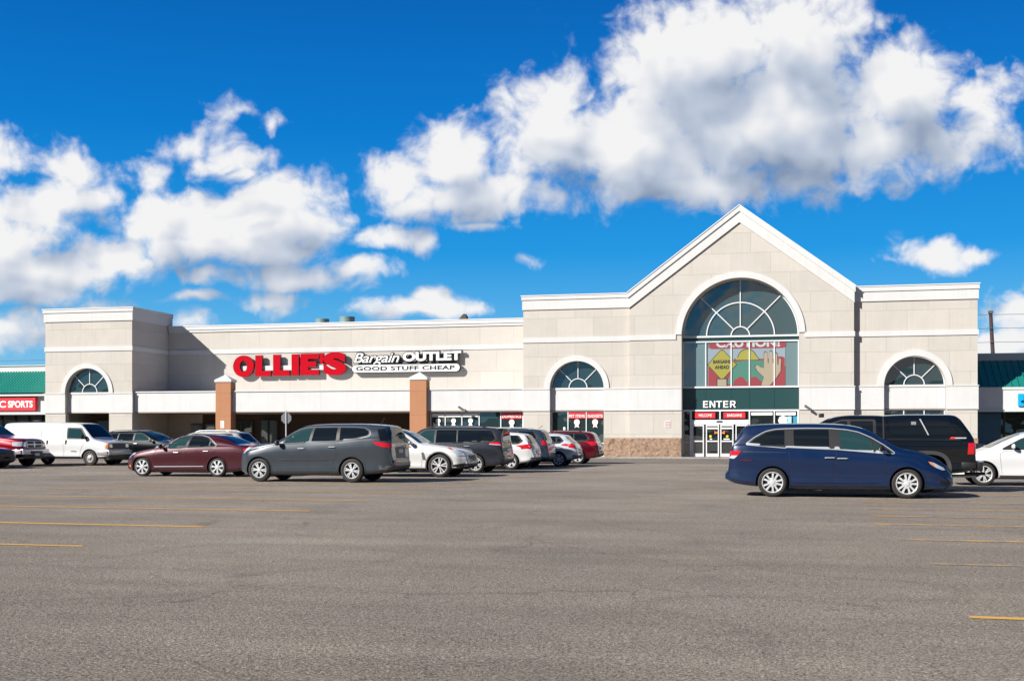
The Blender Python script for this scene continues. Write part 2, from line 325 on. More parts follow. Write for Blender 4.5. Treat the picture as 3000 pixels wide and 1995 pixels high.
# ------------------------------------------------------------------ mesh helpers
def tag(o, label=None, cat=None, group=None, kind=None):
    if label: o['label'] = label
    if cat: o['category'] = cat
    if group: o['group'] = group
    if kind: o['kind'] = kind
    return o
def empty(name, loc, rz=0):
    o = bpy.data.objects.new(name, None); C.objects.link(o); o.location = loc; o.rotation_euler = (0, 0, rz); o.empty_display_size = .2
    return o
def link_mesh(name, me, parent=None):
    o = bpy.data.objects.new(name, me); C.objects.link(o)
    if parent: o.parent = parent
    return o
class MB:
    """collects faces in world coordinates (or local ones for cars) and links them as one mesh"""
    def __init__(s): s.v = []; s.f = []; s.m = []; s.mi = 0
    def add(s, vs, fs):
        b = len(s.v); s.v += [tuple(p) for p in vs]; s.f += [tuple(b+i for i in f) for f in fs]; s.m += [s.mi]*len(fs); return s
    def box(s, x0, x1, y0, y1, z0, z1, bev=0):
        if bev <= 0:
            return s.add([(x0,y0,z0),(x1,y0,z0),(x1,y1,z0),(x0,y1,z0),(x0,y0,z1),(x1,y0,z1),(x1,y1,z1),(x0,y1,z1)],
                  [(0,3,2,1),(4,5,6,7),(0,1,5,4),(1,2,6,5),(2,3,7,6),(3,0,4,7)])
        bm = bmesh.new(); bmesh.ops.create_cube(bm, size=1)
        bmesh.ops.scale(bm, vec=(x1-x0, y1-y0, z1-z0), verts=bm.verts)
        bmesh.ops.bevel(bm, geom=bm.edges[:], offset=bev, segments=2, affect='EDGES', profile=.5)
        bmesh.ops.translate(bm, vec=((x0+x1)/2, (y0+y1)/2, (z0+z1)/2), verts=bm.verts)
        bm.verts.index_update(); s.add([v.co[:] for v in bm.verts], [[v.index for v in f.verts] for f in bm.faces]); bm.free(); return s
    def prism(s, outer, holes, y0, y1, front=True, back=True, sides=True):
        """outline in x,z with holes, extruded from y0 (towards the viewer) to y1"""
        loops = [outer] + list(holes)
        tri = geometry.tessellate_polygon([[Vector((x, z, 0)) for x, z in l] for l in loops])
        flat = [p for l in loops for p in l]; n = len(flat); fs = []
        for t in tri:
            a, b, c = (flat[i] for i in t)
            ccw = (b[0]-a[0])*(c[1]-a[1]) - (b[1]-a[1])*(c[0]-a[0]) > 0
            t = t if ccw else t[::-1]
            if front: fs.append(tuple(t))
            if back: fs.append(tuple(n+i for i in t[::-1]))
        if sides:
            k = 0
            for li, l in enumerate(loops):
                area = sum(l[i][0]*l[(i+1) % len(l)][1]-l[(i+1) % len(l)][0]*l[i][1] for i in range(len(l)))
                for i in range(len(l)):
                    a, b = k+i, k+(i+1) % len(l)
                    q = (b, a, n+a, n+b)
                    if (area > 0) != (li == 0): q = q[::-1]
                    fs.append(q)
                k += len(l)
        return s.add([(x, y0, z) for x, z in flat] + [(x, y1, z) for x, z in flat], fs)
    def tube(s, pts, r, n=8, closed=False):
        pts = [Vector(p) for p in pts]; ring = []
        for i, p in enumerate(pts):
            a = pts[i-1] if i else pts[0]; b = pts[i+1] if i+1 < len(pts) else pts[-1]
            d = (b-a).normalized(); up = Vector((0, 0, 1)) if abs(d.z) < .9 else Vector((0, 1, 0))
            x = d.cross(up).normalized(); y = x.cross(d)
            rr = r[i] if isinstance(r, (list, tuple)) else r
            ring.append([p + (x*math.cos(2*math.pi*k/n)+y*math.sin(2*math.pi*k/n))*rr for k in range(n)])
        vs = [q for R_ in ring for q in R_]; fs = []
        for i in range(len(pts)-1):
            for k in range(n): fs.append((i*n+k, i*n+(k+1) % n, (i+1)*n+(k+1) % n, (i+1)*n+k))
        fs.append(tuple(range(n))[::-1]); fs.append(tuple((len(pts)-1)*n+k for k in range(n)))
        return s.add(vs, fs)
    def lathe(s, prof, n=32, cx=0, cy=0, cz=0, axis='Z', caps=True):
        vs = []; fs = []
        for r, h in prof:
            for k in range(n):
                a = 2*math.pi*k/n
                if axis == 'Z': vs.append((cx+r*math.cos(a), cy+r*math.sin(a), cz+h))
                else: vs.append((cx+r*math.cos(a), cy+h, cz+r*math.sin(a)))
        for i in range(len(prof)-1):
            for k in range(n):
                q = (i*n+k, i*n+(k+1) % n, (i+1)*n+(k+1) % n, (i+1)*n+k)
                fs.append(q)
        if caps: fs.append(tuple(range(n))); fs.append(tuple((len(prof)-1)*n+k for k in range(n)))
        return s.add(vs, fs)
    def build(s, name, mats, parent=None, smooth=False, local=False, recalc=False, ang=35):
        me = bpy.data.meshes.new(name)
        off = Vector((0, 0, 0)) if (parent is None or local) else world_off(parent)
        me.from_pydata([tuple(Vector(v)-off) for v in s.v], [], s.f)
        for m in (mats if isinstance(mats, (list, tuple)) else [mats]): me.materials.append(m)
        me.polygons.foreach_set('material_index', s.m)
        if recalc:
            bm = bmesh.new(); bm.from_mesh(me); bmesh.ops.recalc_face_normals(bm, faces=bm.faces); bm.to_mesh(me); bm.free()
        if smooth:
            me.polygons.foreach_set('use_smooth', [True]*len(me.polygons)); me.set_sharp_from_angle(angle=R(ang))
        me.update()
        return link_mesh(name, me, parent)
def world_off(o):
    v = Vector((0, 0, 0))
    while o: v = v + Vector(o.location); o = o.parent
    return v
def arc(cx, cz, r, a0, a1, n):
    return [(cx+r*math.cos(R(a0+(a1-a0)*i/n)), cz+r*math.sin(R(a0+(a1-a0)*i/n))) for i in range(n+1)]
def arch_hole(cx, r, spring, bottom, n=40):
    return [(cx-r, bottom), (cx+r, bottom)] + arc(cx, spring, r, 0, 180, n)
def rect(x0, x1, z0, z1): return [(x0, z0), (x1, z0), (x1, z1), (x0, z1)]

def text_mesh(txt, extrude=.03, offset=0.0, shear=0.0, bevel=0.0, spacing=1.0):
    cu = bpy.data.curves.new('t', 'FONT'); cu.body = txt; cu.extrude = extrude; cu.offset = offset; cu.shear = shear; cu.bevel_depth = bevel; cu.space_character = spacing; cu.resolution_u = 6
    o = bpy.data.objects.new('t', cu); C.objects.link(o); bpy.context.view_layer.update()
    dg = bpy.context.evaluated_depsgraph_get(); me = bpy.data.meshes.new_from_object(o.evaluated_get(dg)); 
    vs = [v.co.copy() for v in me.vertices]; fs = [tuple(p.vertices) for p in me.polygons]
    bpy.data.objects.remove(o); bpy.data.curves.remove(cu); bpy.data.meshes.remove(me)
    return vs, fs
def put_text(mb, txt, x0, x1, z0, z1, y0, depth, offset=0, shear=0, spacing=1, rise=0.0):
    """text filling the box x0..x1, z0..z1, front face at y0"""
    vs, fs = text_mesh(txt, .5, offset, shear, 0, spacing)
    ax = min(v.x for v in vs); bx = max(v.x for v in vs); az = min(v.y for v in vs); bz = max(v.y for v in vs)
    out = []
    for v in vs:
        X = x0+(v.x-ax)/(bx-ax)*(x1-x0); Z = z0+(v.y-az)/(bz-az)*(z1-z0)+rise*(v.x-ax)/(bx-ax)
        out.append((X, y0+(0.5-v.z)*depth, Z))
    mb.add(out, fs)

# ------------------------------------------------------------------ ground, lanes, markings
def sheet(name, x0, x1, y0, y1, z, m, nx=1, ny=1):
    mb = MB(); mb.add([(x0, y0, z), (x1, y0, z), (x1, y1, z), (x0, y1, z)], [(0, 1, 2, 3)])
    o = mb.build(name, m); tag(o, kind='structure'); return o
sheet('ground', -900, 900, -300, 1500, 0, ASPH)
sheet('road', -140, 120, 58.5, 70.9, .004, LANE)
mb = MB(); mb.box(-140, 120, 70.9, 72.72, -.1, .075, .015); tag(mb.build('pavement', CONC), kind='structure')
GL = 'yellow stall lines'
lines = []
for y, x0, w, yy in [(13.9, -30, -.06, 0), (17.25, -30, -.05, 0), (21.2, -21.5, -.04, 0), (24.7, -21.5, -.02, 0), (28.45, -20, -.02, 0), (32.1, -20.5, 0, 0), (35.8, -20.5, .04, 0), (39.9, -20.5, .04, 0), (44.3, -20.5, .05, 0), (48.6, -20.5, .05, 0), (52, -20.5, .05, 0)]:
    lines.append((x0, -9.2+random.uniform(-.1, .1), y, w, 'L'))
for y, x0, w in [(10.33, 1.35, -.03), (14.4, 1.5, .14), (17.6, 1.4, .09), (20.4, 1.2, .09), (22.4, 1.2, .10), (24.5, 1.3, .08), (27.0, 1.4, .08), (30.6, 1.8, .03), (34.2, 1.8, .02), (38, 1.8, .04)]:
    lines.append((x0, 18, y, w, 'R'))
for k in range(7): lines.append((-41, -30.2, 24+4.1*k, .04, 'F'))
ordn = ['nearest', 'second nearest', 'third nearest', 'fourth nearest', 'fifth nearest', 'sixth nearest', 'seventh nearest', 'eighth nearest', 'ninth nearest', 'tenth nearest', 'eleventh nearest', 'twelfth nearest']
cnt = {}
lines.sort(key=lambda l: l[2])
for x0, x1, y, w, side in lines:
    k = cnt.get(side, 0); cnt[side] = k+1
    mb = MB(); n = 30; hw = .065 if y < 16 else .095; vs = []
    for i in range(n+1):
        x = x0+(x1-x0)*i/n; j = random.uniform(-.006, .006); sl = (x+15)*(-.012 if side == 'L' else -.01)*(.6 if y < 20 else .15)
        vs += [(x, y-hw+j+sl, .006), (x, y+hw+j+sl, .006)]
    mb.add(vs, [(2*i, 2*i+2, 2*i+3, 2*i+1) for i in range(n)])
    o = mb.build('stall_line', YEL); o['wear'] = float(w)
    where = {'L': 'in the left half of the open lot', 'R': 'at the right edge of the lot', 'F': 'in the far left parking row'}[side]
    tag(o, '%s yellow stall line painted %s' % (ordn[k], where), 'painted line', GL)

# ------------------------------------------------------------------ the store
YW, YG, YM, YC = 73.2, 72.8, 78.0, 73.45
store = empty('store_building', (-20, 73, 0))
tag(store, 'big beige stucco discount store with white trim, a tall gabled entrance and arched windows', 'store')
def P(mb, name, m, **k): return mb.build(name, m, store, **k)

# main recessed wall
mb = MB(); mb.box(-44.98, -17.12, YM, YM+.4, 2.9, 9.0); P(mb, 'main_wall', TAN_MAIN)
# back-of-house volume so the building has depth
mb = MB(); mb.box(-44.98, -17.12, YM+.4, YM+30, 0, 8.9); mb.box(-51.7, -45.1, YW+5.1, YM+30, 0, 8.9); mb.box(-17.0, 10.0, YW+1.6, YM+30, 0, 8.9); P(mb, 'roof_block', SOFFIT)
# lower shaded wall in the arcade
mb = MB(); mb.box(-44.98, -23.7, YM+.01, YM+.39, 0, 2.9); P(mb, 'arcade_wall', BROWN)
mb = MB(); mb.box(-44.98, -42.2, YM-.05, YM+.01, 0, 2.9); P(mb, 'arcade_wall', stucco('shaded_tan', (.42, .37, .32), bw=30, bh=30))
# tower
def arch_wall(x0, x1, top, cx, r, spring, y0, y1, name, extra=None):
    outer = [(x0, 0), (cx-r, 0)] + [(cx-r, spring)] + arc(cx, spring, r, 180, 0, 48)[1:] + [(cx+r, 0), (x1, 0)] + (extra or [(x1, top), (x0, top)])
    mb = MB(); mb.prism(outer, [], y0, y1); return P(mb, name, TAN)
arch_wall(-51.86, -45.0, 9.4, -48.52, 1.73, 4.37, YW, YW+.42, 'tower_wall')
mb = MB(); mb.box(-45.42, -45.0, YW+.42, YM+.2, 0, 9.4); mb.box(-51.86, -51.44, YW+.42, YM+8, 0, 9.4); P(mb, 'tower_side_wall', TAN)
mb = MB(); mb.box(-51.8, -45.05, YW+.4, YM+8, 9.3, 9.38); P(mb, 'tower_roof', SOFFIT)
# wings
arch_wall(-17.1, -10.24, 9.4, -13.64, 1.73, 4.36, YW, YW+.6, 'left_wing_wall')
mb = MB(); mb.box(-17.1, -16.7, YW+.6, YM+2, 0, 9.4); P(mb, 'wing_side_wall', TAN)
arch_wall(3.17, 10.12, 9.4, 6.64, 1.74, 4.28, YW, YW+.6, 'right_wing_wall')
mb = MB(); mb.box(9.72, 10.12, YW+.6, YM+20, 0, 9.4); P(mb, 'wing_side_wall', TAN)
# gable wall
GX0, GX1, GP = -10.24, 3.17, -3.52
outer = [(GX0, 0), (-7.02, 0), (-7.02, 7.45)] + arc(-3.51, 7.45, 3.51, 180, 0, 64)[1:] + [(0, 0), (GX1, 0), (GX1, 9.9), (GP, 14.7), (GX0, 9.9)]
mb = MB(); mb.prism(outer, [], YG, YG+1.0); P(mb, 'gable_wall', TAN)
mb = MB(); mb.box(GX0+.01, GX1-.01, YG+1.0, YM+16, 4.3, 9.3)
mb.add([(GX0, YG+1, 9.3), (GX1, YG+1, 9.3), (GX1, YG+1, 9.9), (GP, YG+1, 14.7), (GX0, YG+1, 9.9)], [(0, 1, 2, 3, 4)][:0])
P(mb, 'gable_mass', SOFFIT)
mb = MB(); mb.prism([(GX0, 9.3), (GX1, 9.3), (GX1, 9.85), (GP, 14.6), (GX0, 9.85)], [], YG+1.0, YM+12, front=False); P(mb, 'gable_roof', TAN)
# gable cornice: two sloping bands, the upper proud of the lower
def slope_band(name, side, za, zb, y0, y1, m, over=0.0):
    sx = GX0-over if side < 0 else GX1+over
    k = (15.38-10.3)/(GP-GX0); dz = -over*k
    pk = 5.02
    mb = MB()
    a = [(sx, za+dz), (GP, za+pk), (GP, zb+pk), (sx, zb+dz)] if side < 0 else [(GP, za+pk), (sx, za+dz), (sx, zb+dz), (GP, zb+pk)]
    mb.prism(a, [], y0, y1); P(mb, name, m)
for sd_ in (-1, 1):
    slope_band('gable_cornice_lower', sd_, 9.30, 9.96, YG-.10, YG+1.2, TRIM, .03)
    slope_band('gable_cornice_upper', sd_, 9.963, 10.30, YG-.17, YG+1.3, TRIM, .09)
    slope_band('gable_cap', sd_, 10.303, 10.37, YG-.21, YG+1.35, WHITEMETAL, .12)
# cornices on flat parts
def cornice(x0, x1, y, depth, z0, z1, z2, endl=True, endr=True, name='cornice'):
    el = .1 if endl else 0; er = .1 if endr else 0
    mb = MB(); mb.box(x0-el*.6, x1+er*.6, y-.08, y+depth, z0, z1); P(mb, name, TRIM)
    mb = MB(); mb.box(x0-el, x1+er, y-.14, y+depth+.01, z1+.003, z2-.06); P(mb, name, TRIM)
    mb = MB(); mb.box(x0-el*1.4, x1+er*1.4, y-.18, y+depth+.02, z2-.057, z2+.0); P(mb, name+'_cap', WHITEMETAL)
def ring_cornice(x0, x1, y0, y1, name='cornice'):
    for e1, za, zb, m in ((.08, 9.36, 9.98, TRIM), (.14, 9.983, 10.22, TRIM), (.18, 10.223, 10.28, WHITEMETAL)):
        mb = MB(); mb.box(x0-e1, x1+e1, y0-e1, y0+.3, za, zb); mb.box(x1-.3, x1+e1, y0+.302, y1, za, zb); mb.box(x0-e1, x0+.3, y0+.302, y1, za, zb); P(mb, name, m)
ring_cornice(-51.86, -45.0, YW, YM+.5)
cornice(-17.1, GX0-.03, YW, .4, 9.36, 9.98, 10.28, True, False)
cornice(GX1+.03, 10.12, YW, .4, 9.36, 9.94, 10.28, False, True)
cornice(-44.9, -17.2, YM, .5, 8.87, 9.04, 9.35, False, False)
# middle band
BZ0, BZ1 = 7.27, 7.58
def hband(x0, x1, y, z0, z1, t=.06, name='band', m=TRIM):
    mb = MB(); mb.box(x0, x1, y-t, y+.002, z0, z1); P(mb, name, m)
hband(-51.9, -44.94, YW, BZ0, BZ1); hband(-44.92, -17.12, YM, BZ0, BZ1)
mb = MB(); mb.box(-45.002, -44.94, YW+.003, YM-.06, BZ0, BZ1); P(mb, 'band', TRIM)
hband(-17.16, GX0-.02, YW, BZ0, BZ1); hband(GX1+.02, 10.18, YW, BZ0, BZ1)
hband(GX0-.06, -7.36, YG, BZ0, BZ1); hband(.34, GX1+.06, YG, BZ0, BZ1)
# lower white band with a ledge, split around the openings
def lowband(x0, x1, y, el=.0, er=.0):
    mb = MB(); mb.box(x0-el, x1+er, y-.045, y+.002, 2.97, 4.27); P(mb, 'lower_band', WHITE)
    mb = MB(); mb.box(x0-el*1.5, x1+er*1.5, y-.08, y+.003, 4.273, 4.34); P(mb, 'ledge', TRIM)
    mb = MB(); mb.box(x0-el*1.3, x1+er*1.3, y-.07, y+.003, 2.93, 2.967); P(mb, 'ledge', TRIM)
lowband(-51.86, -50.25, YW, .05); lowband(-46.79, -45.0, YW, 0, .05)
lowband(-17.1, -15.37, YW, .05); lowband(-11.91, GX0-.03, YW); lowband(GX1+.03, 4.9, YW); lowband(8.38, 10.12, YW, 0, .05)
lowband(GX0, -7.02, YG, .05); lowband(0, GX1, YG, 0, .05)
# arch surrounds
def arch_trim(cx, r, spring, w, y, t=.07):
    o = arc(cx, spring, r+w, 0, 180, 56); i = arc(cx, spring, r, 180, 0, 56)
    mb = MB(); mb.prism(o+i, [], y-t, y+.004); P(mb, 'arch_trim', TRIM, recalc=True)
arch_trim(-48.52, 1.73, 4.345, .32, YW); arch_trim(-13.64, 1.73, 4.345, .34, YW); arch_trim(6.64, 1.74, 4.345, .36, YW)
o_ = arc(-3.51, 7.45, 3.51+.37, 2, 178, 80); i_ = arc(-3.51, 7.45, 3.512, 178, 2, 80)
mb = MB(); mb.prism(o_+i_, [], YG-.075, YG+.004); P(mb, 'arch_trim', TRIM, recalc=True)
# stone base
def stone(x0, x1, y):
    nx = int((x1-x0)/.06); nz = 20; vs = []; fs = []
    from mathutils import noise
    for j in range(nz+1):
        for i in range(nx+1):
            x = x0+(x1-x0)*i/nx; z = .06+1.17*j/nz
            d = noise.fractal(Vector((x*2.2, z*2.6, y)), 1.0, 2.0, 5)*.06
            e = 1 if 0 < i < nx and 0 < j < nz else 0
            vs.append((x, y-.07-d*e, z))
    for j in range(nz):
        for i in range(nx): a = j*(nx+1)+i; fs.append((a, a+1, a+nx+2, a+nx+1))
    mb = MB(); mb.add(vs, fs); mb.box(x0, x1, y-.069, y+.003, .0, 1.228); P(mb, 'stone_base', STONE)
stone(-11.88, GX0-.03, YW); stone(GX0-.04, -7.04, YG); stone(.04, GX1+.04, YG); stone(GX1+.05, 4.9, YW); stone(8.38, 10.14, YW)

# arched windows
def arch_window(cx, r, spring, y, ri, panel_y, glass_y, mull=.045, angles=(45, 90, 135), rings=()):
    g = MB(); g.prism([(cx-r, spring-.0), (cx+r, spring-.0)]+arc(cx, spring, r-.001, 0, 180, 48)[1:-1], [], glass_y, glass_y+.05); w = P(g, 'arch_window', GLASS)
    f = MB(); yy0, yy1 = glass_y-.06, glass_y+.01
    f.prism(arc(cx, spring, r, 0, 180, 48)+arc(cx, spring, r-.06, 180, 0, 48), [], yy0, yy1)
    for rr in (ri,)+tuple(rings): f.prism(arc(cx, spring, rr+mull, 0, 180, 32)+arc(cx, spring, rr-mull*.2, 180, 0, 32), [], yy0-.005, yy1)
    for a in angles:
        c_, s_ = math.cos(R(a)), math.sin(R(a)); nx, nz = -s_*mull*.55, c_*mull*.55
        p = [(cx+c_*ri+nx, spring+s_*ri+nz), (cx+c_*ri-nx, spring+s_*ri-nz), (cx+c_*(r-.02)-nx, spring+s_*(r-.02)-nz), (cx+c_*(r-.02)+nx, spring+s_*(r-.02)+nz)]
        f.prism(p, [], yy0-.01, yy1)
    o = f.build('frame', WHITEMETAL, w_parent(w), recalc=True); return w
def w_parent(w): return w
for cx, gl, pl in ((-48.52, .36, .28), (-13.64, .5, .3), (6.64, .5, .3)):
    sp_ = 4.40
    w = arch_window(cx, 1.729, sp_, YW, .56, 0, YW+gl)
    mb = MB(); mb.box(cx-1.73, cx+1.73, YW+pl, YW+gl+.2, 2.99, 4.26); P(mb, 'window_panel', WHITE)
    mb = MB(); mb.box(cx-1.73, cx+1.73, YW+pl-.05, YW+gl+.21, 4.263, 4.399); P(mb, 'sill', TRIM)
    mb = MB(); mb.box(cx-1.73, cx+1.73, YW+pl+.01, YW+gl+.2, 2.93, 2.987); P(mb, 'lintel', SOFFIT)

# storefront glazing: name, plane, bounds, posts
def glazing(x0, x1, y, z0, z1, posts, frame=WHITEMETAL, gm=GLASS, t=.05, mid=None, name='storefront_window'):
    g = MB(); g.box(x0, x1, y, y+.04, z0, z1); w = P(g, name, gm)
    f = MB(); f.box(x0, x1, y-.05, y-.002, z1-.07, z1); f.box(x0, x1, y-.05, y-.002, z0, z0+.1)
    if mid: f.box(x0, x1, y-.045, y-.002, mid-t/2, mid+t/2)
    for p in posts: f.box(p-t/2, p+t/2, y-.06, y-.003, z0+.1, z1-.07)
    f.build('frame', frame, w); return w
glazing(-15.37, -11.91, YW+.45, .06, 2.93, (-15.33, -14.28, -13.1, -11.95), t=.06, mid=.9)
glazing(-23.6, -17.2, YC+.45, .06, 2.95, (-23.5, -22.5, -21.37, -20.2, -18.75, -17.28), t=.07, mid=.75)
glazing(4.9, 8.38, YW+.45, .06, 2.93, (4.95, 6.05, 7.2, 8.34), t=.06, mid=.9)
mb = MB(); mb.box(-23.62, -17.12, YC+.5, YC+.9, 0, 2.94); P(mb, 'interior_wall', DARKFRAME)
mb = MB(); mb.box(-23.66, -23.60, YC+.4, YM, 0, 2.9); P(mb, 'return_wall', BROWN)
# dark glazing in the arcade bays
w = glazing(-43.1, -42.2, YM-.1, .4, 2.2, (), DARKFRAME, GLASS2, name='arcade_window')
glazing(-42.0, -40.2, YM-.1, .06, 2.25, (-42.0, -41.1, -40.25), DARKFRAME, GLASS2, .14, name='arcade_window')
glazing(-39.9, -38.2, YM-.1, .06, 2.4, (-39.9, -39.1, -38.2), DARKFRAME, GLASS, .12, name='arcade_window')
glazing(-37.6, -36.2, YM-.1, .06, 2.5, (-37.6, -36.95, -36.25), DARKFRAME, GLASS2, .12, name='arcade_window')
# tower entrance recess
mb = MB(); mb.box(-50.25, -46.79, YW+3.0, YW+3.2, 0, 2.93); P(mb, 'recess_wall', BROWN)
mb = MB(); mb.box(-50.25, -46.79, YW+.6, YW+3.0, 2.93, 2.98); P(mb, 'recess_ceiling', SOFFIT)
glazing(-49.6, -48.6, YW+2.9, 1.4, 2.5, (), DARKFRAME, GLASS2, name='recess_window')
glazing(-47.6, -46.9, YW+2.9, .06, 2.6, (-47.55, -46.95), DARKFRAME, GLASS2, .12, name='recess_window')
# canopies
for x0, x1 in ((-44.98, -38.6), (-37.52, -24.74), (-23.6, -17.13)):
    mb = MB(); mb.box(x0, x1, YC, YC+.25, 2.99, 4.33); P(mb, 'canopy_fascia', WHITE)
    mb = MB(); mb.box(x0, x1, YC-.07, YC+.3, 4.333, 4.42); P(mb, 'canopy_ledge', TRIM)
    mb = MB(); mb.box(x0, x1, YC+.301, YM, 4.3, 4.38); P(mb, 'canopy_roof', WHITEMETAL)
    mb = MB(); mb.box(x0, x1, YC+.02, YM-.01, 2.93, 2.985); P(mb, 'canopy_soffit', SOFFIT)
for x0, x1 in ((-38.6, -37.5), (-24.74, -23.6)):
    mb = MB(); mb.box(x0, x1, YC+.47, YM, 2.93, 4.38); P(mb, 'canopy_roof', WHITEMETAL)
# pillars
for x0, x1 in ((-38.63, -37.5), (-24.72, -23.58)):
    mb = MB(); mb.box(x0, x1, YC-.28, YC+.45, .05, 5.0, .01); pl = P(mb, 'pillar', PILLAR)
    mb = MB(); a, b_, c_, d_ = x0-.06, x1+.06, YC-.34, YC+.51; cx, cy = (a+b_)/2, (c_+d_)/2
    mb.box(a, b_, c_, d_, 5.003, 5.15)
    mb.add([(a, c_, 5.15), (b_, c_, 5.15), (b_, d_, 5.15), (a, d_, 5.15), (cx, cy, 5.52)], [(0, 1, 4), (1, 2, 4), (2, 3, 4), (3, 0, 4)])
    mb.tube([(cx, cy, 5.5), (cx, cy, 5.6)], .02); mb.build('pillar_cap', TRIM, pl)
mb = MB(); mb.box(-38.25, -37.98, YC-.295, YC-.283, 1.88, 2.36); nt_ = mb.build('paper_notice', SIGNWHITE); tag(nt_, 'white paper notice pasted on the left orange brown pillar', 'notice')
mb.v = []; mb.f = []; mb.m = []
for k in range(6): mb.box(-38.22, -38.02, YC-.299, YC-.2955, 2.26-k*.06, 2.28-k*.06)
mb.build('printed_lines', GREYTRIM, nt_)
mb = MB(); mb.box(-8.04, -7.68, YG-.02, YG-.003, 1.85, 2.29); nt_ = mb.build('paper_notice', mat('pink_paper', (.68, .6, .6), .7)); tag(nt_, 'pale pink notice on the beige wall left of the entrance doors', 'notice')
mb = MB()
for k in range(4):
    for q in range(3): mb.box(-8.0+q*.11, -7.93+q*.11, YG-.024, YG-.0205, 1.90+k*.095, 1.95+k*.095)
mb.build('printed_lines', mat('maroon_print', (.25, .05, .08), .7), nt_)

# entrance curtain wall
YE = YG+.9
mb = MB(); mb.box(-7.01, -.01, YE+.3, YE+.34, 0, 11.2); P(mb, 'entrance_backing', DARKFRAME)
g = MB(); g.prism([(-7.01, 7.5), (-.01, 7.5)]+arc(-3.51, 7.5, 3.49, 0, 180, 60)[1:-1], [], YE, YE+.04); big = P(g, 'arch_window', glass('arch_glass', (.035, .072, .082), .02, 1.0))
f = MB(); y0_, y1_ = YE-.07, YE-.002; cx, sp_, r_ = -3.51, 7.5, 3.49
f.prism(arc(cx, sp_, r_, 0, 180, 60)+arc(cx, sp_, r_-.07, 180, 0, 60), [], y0_, y1_)
for rr in (.56, 2.05): f.prism(arc(cx, sp_, rr+.035, 0, 180, 40)+arc(cx, sp_, rr-.035, 180, 0, 40), [], y0_-.01, y1_)
for a in (45, 90, 135):
    c_, s_ = math.cos(R(a)), math.sin(R(a)); nx, nz = -s_*.03, c_*.03
    f.prism([(cx+c_*.56+nx, sp_+s_*.56+nz), (cx+c_*.56-nx, sp_+s_*.56-nz), (cx+c_*3.45-nx, sp_+s_*3.45-nz), (cx+c_*3.45+nx, sp_+s_*3.45+nz)], [], y0_-.015, y1_)
f.box(-7.01, -.01, y0_-.03, y1_, 7.42, 7.53)
f.build('frame', WHITEMETAL, big, recalc=True)
g = MB(); g.box(-7.01, -.01, YE, YE+.04, 7.2, 7.42); P(g, 'spandrel', SPAN)
g = MB(); g.box(-7.01, -.01, YE, YE+.04, 4.4, 7.2); up = P(g, 'upper_window', GLASS2)
f = MB(); f.box(-7.01, -.01, YE-.1, YE-.002, 7.12, 7.2); f.box(-7.01, -.01, YE-.1, YE-.002, 4.31, 4.41)
for x in (-5.61, -4.06, -2.96, -1.47): f.box(x-.035, x+.035, YE-.08, YE-.002, 4.41, 7.12)
f.box(-7.01, -6.95, YE-.07, YE-.002, 4.41, 7.12); f.box(-.07, -.01, YE-.07, YE-.002, 4.41, 7.12)
f.build('frame', WHITEMETAL, up)
g = MB(); g.box(-7.01, -.01, YE-.02, YE+.04, 2.97, 4.31); sp = P(g, 'spandrel', SPAN)
f = MB()
for x in (-5.61, -4.06, -2.96, -1.47): f.box(x-.012, x+.012, YE-.028, YE-.0205, 2.97, 4.31)
f.build('panel_joint', mat('joint_dark', (.01, .03, .03), .4), sp)
# entrance bays at ground level
GL3 = glass('interior_glass', (.015, .02, .022))
g = MB(); g.box(-7.01, -.01, YE, YE+.04, .06, 2.9); lo = P(g, 'entrance_window', GL3)
f = MB(); f.box(-7.01, -.01, YE-.1, YE-.002, 2.87, 2.97)
for x, t in ((-6.52, .12), (-2.96, .08), (-1.47, .07), (-.06, .08), (-6.97, .05)): f.box(x-t/2, x+t/2, YE-.1, YE-.003, .06, 2.87)
f.box(-4.78, -4.70, YE-.09, YE-.003, 2.38, 2.87)
f.box(-6.46, -3.0, YE-.12, YE-.004, 2.07, 2.35)                      # sliding door header
f.box(-6.94, -6.58, YE-.05, YE-.003, .93, .98)
f.box(-2.92, -.1, YE-.05, YE-.003, .93, 1.0); f.box(-2.92, -.1, YE-.05, YE-.003, .06, .2)
f.build('frame', WHITEMETAL, lo)
g = MB(); g.box(-4.95, -4.6, YE-.17, YE-.121, 2.2, 2.28, .015); g.build('door_sensor', BLACK, lo)
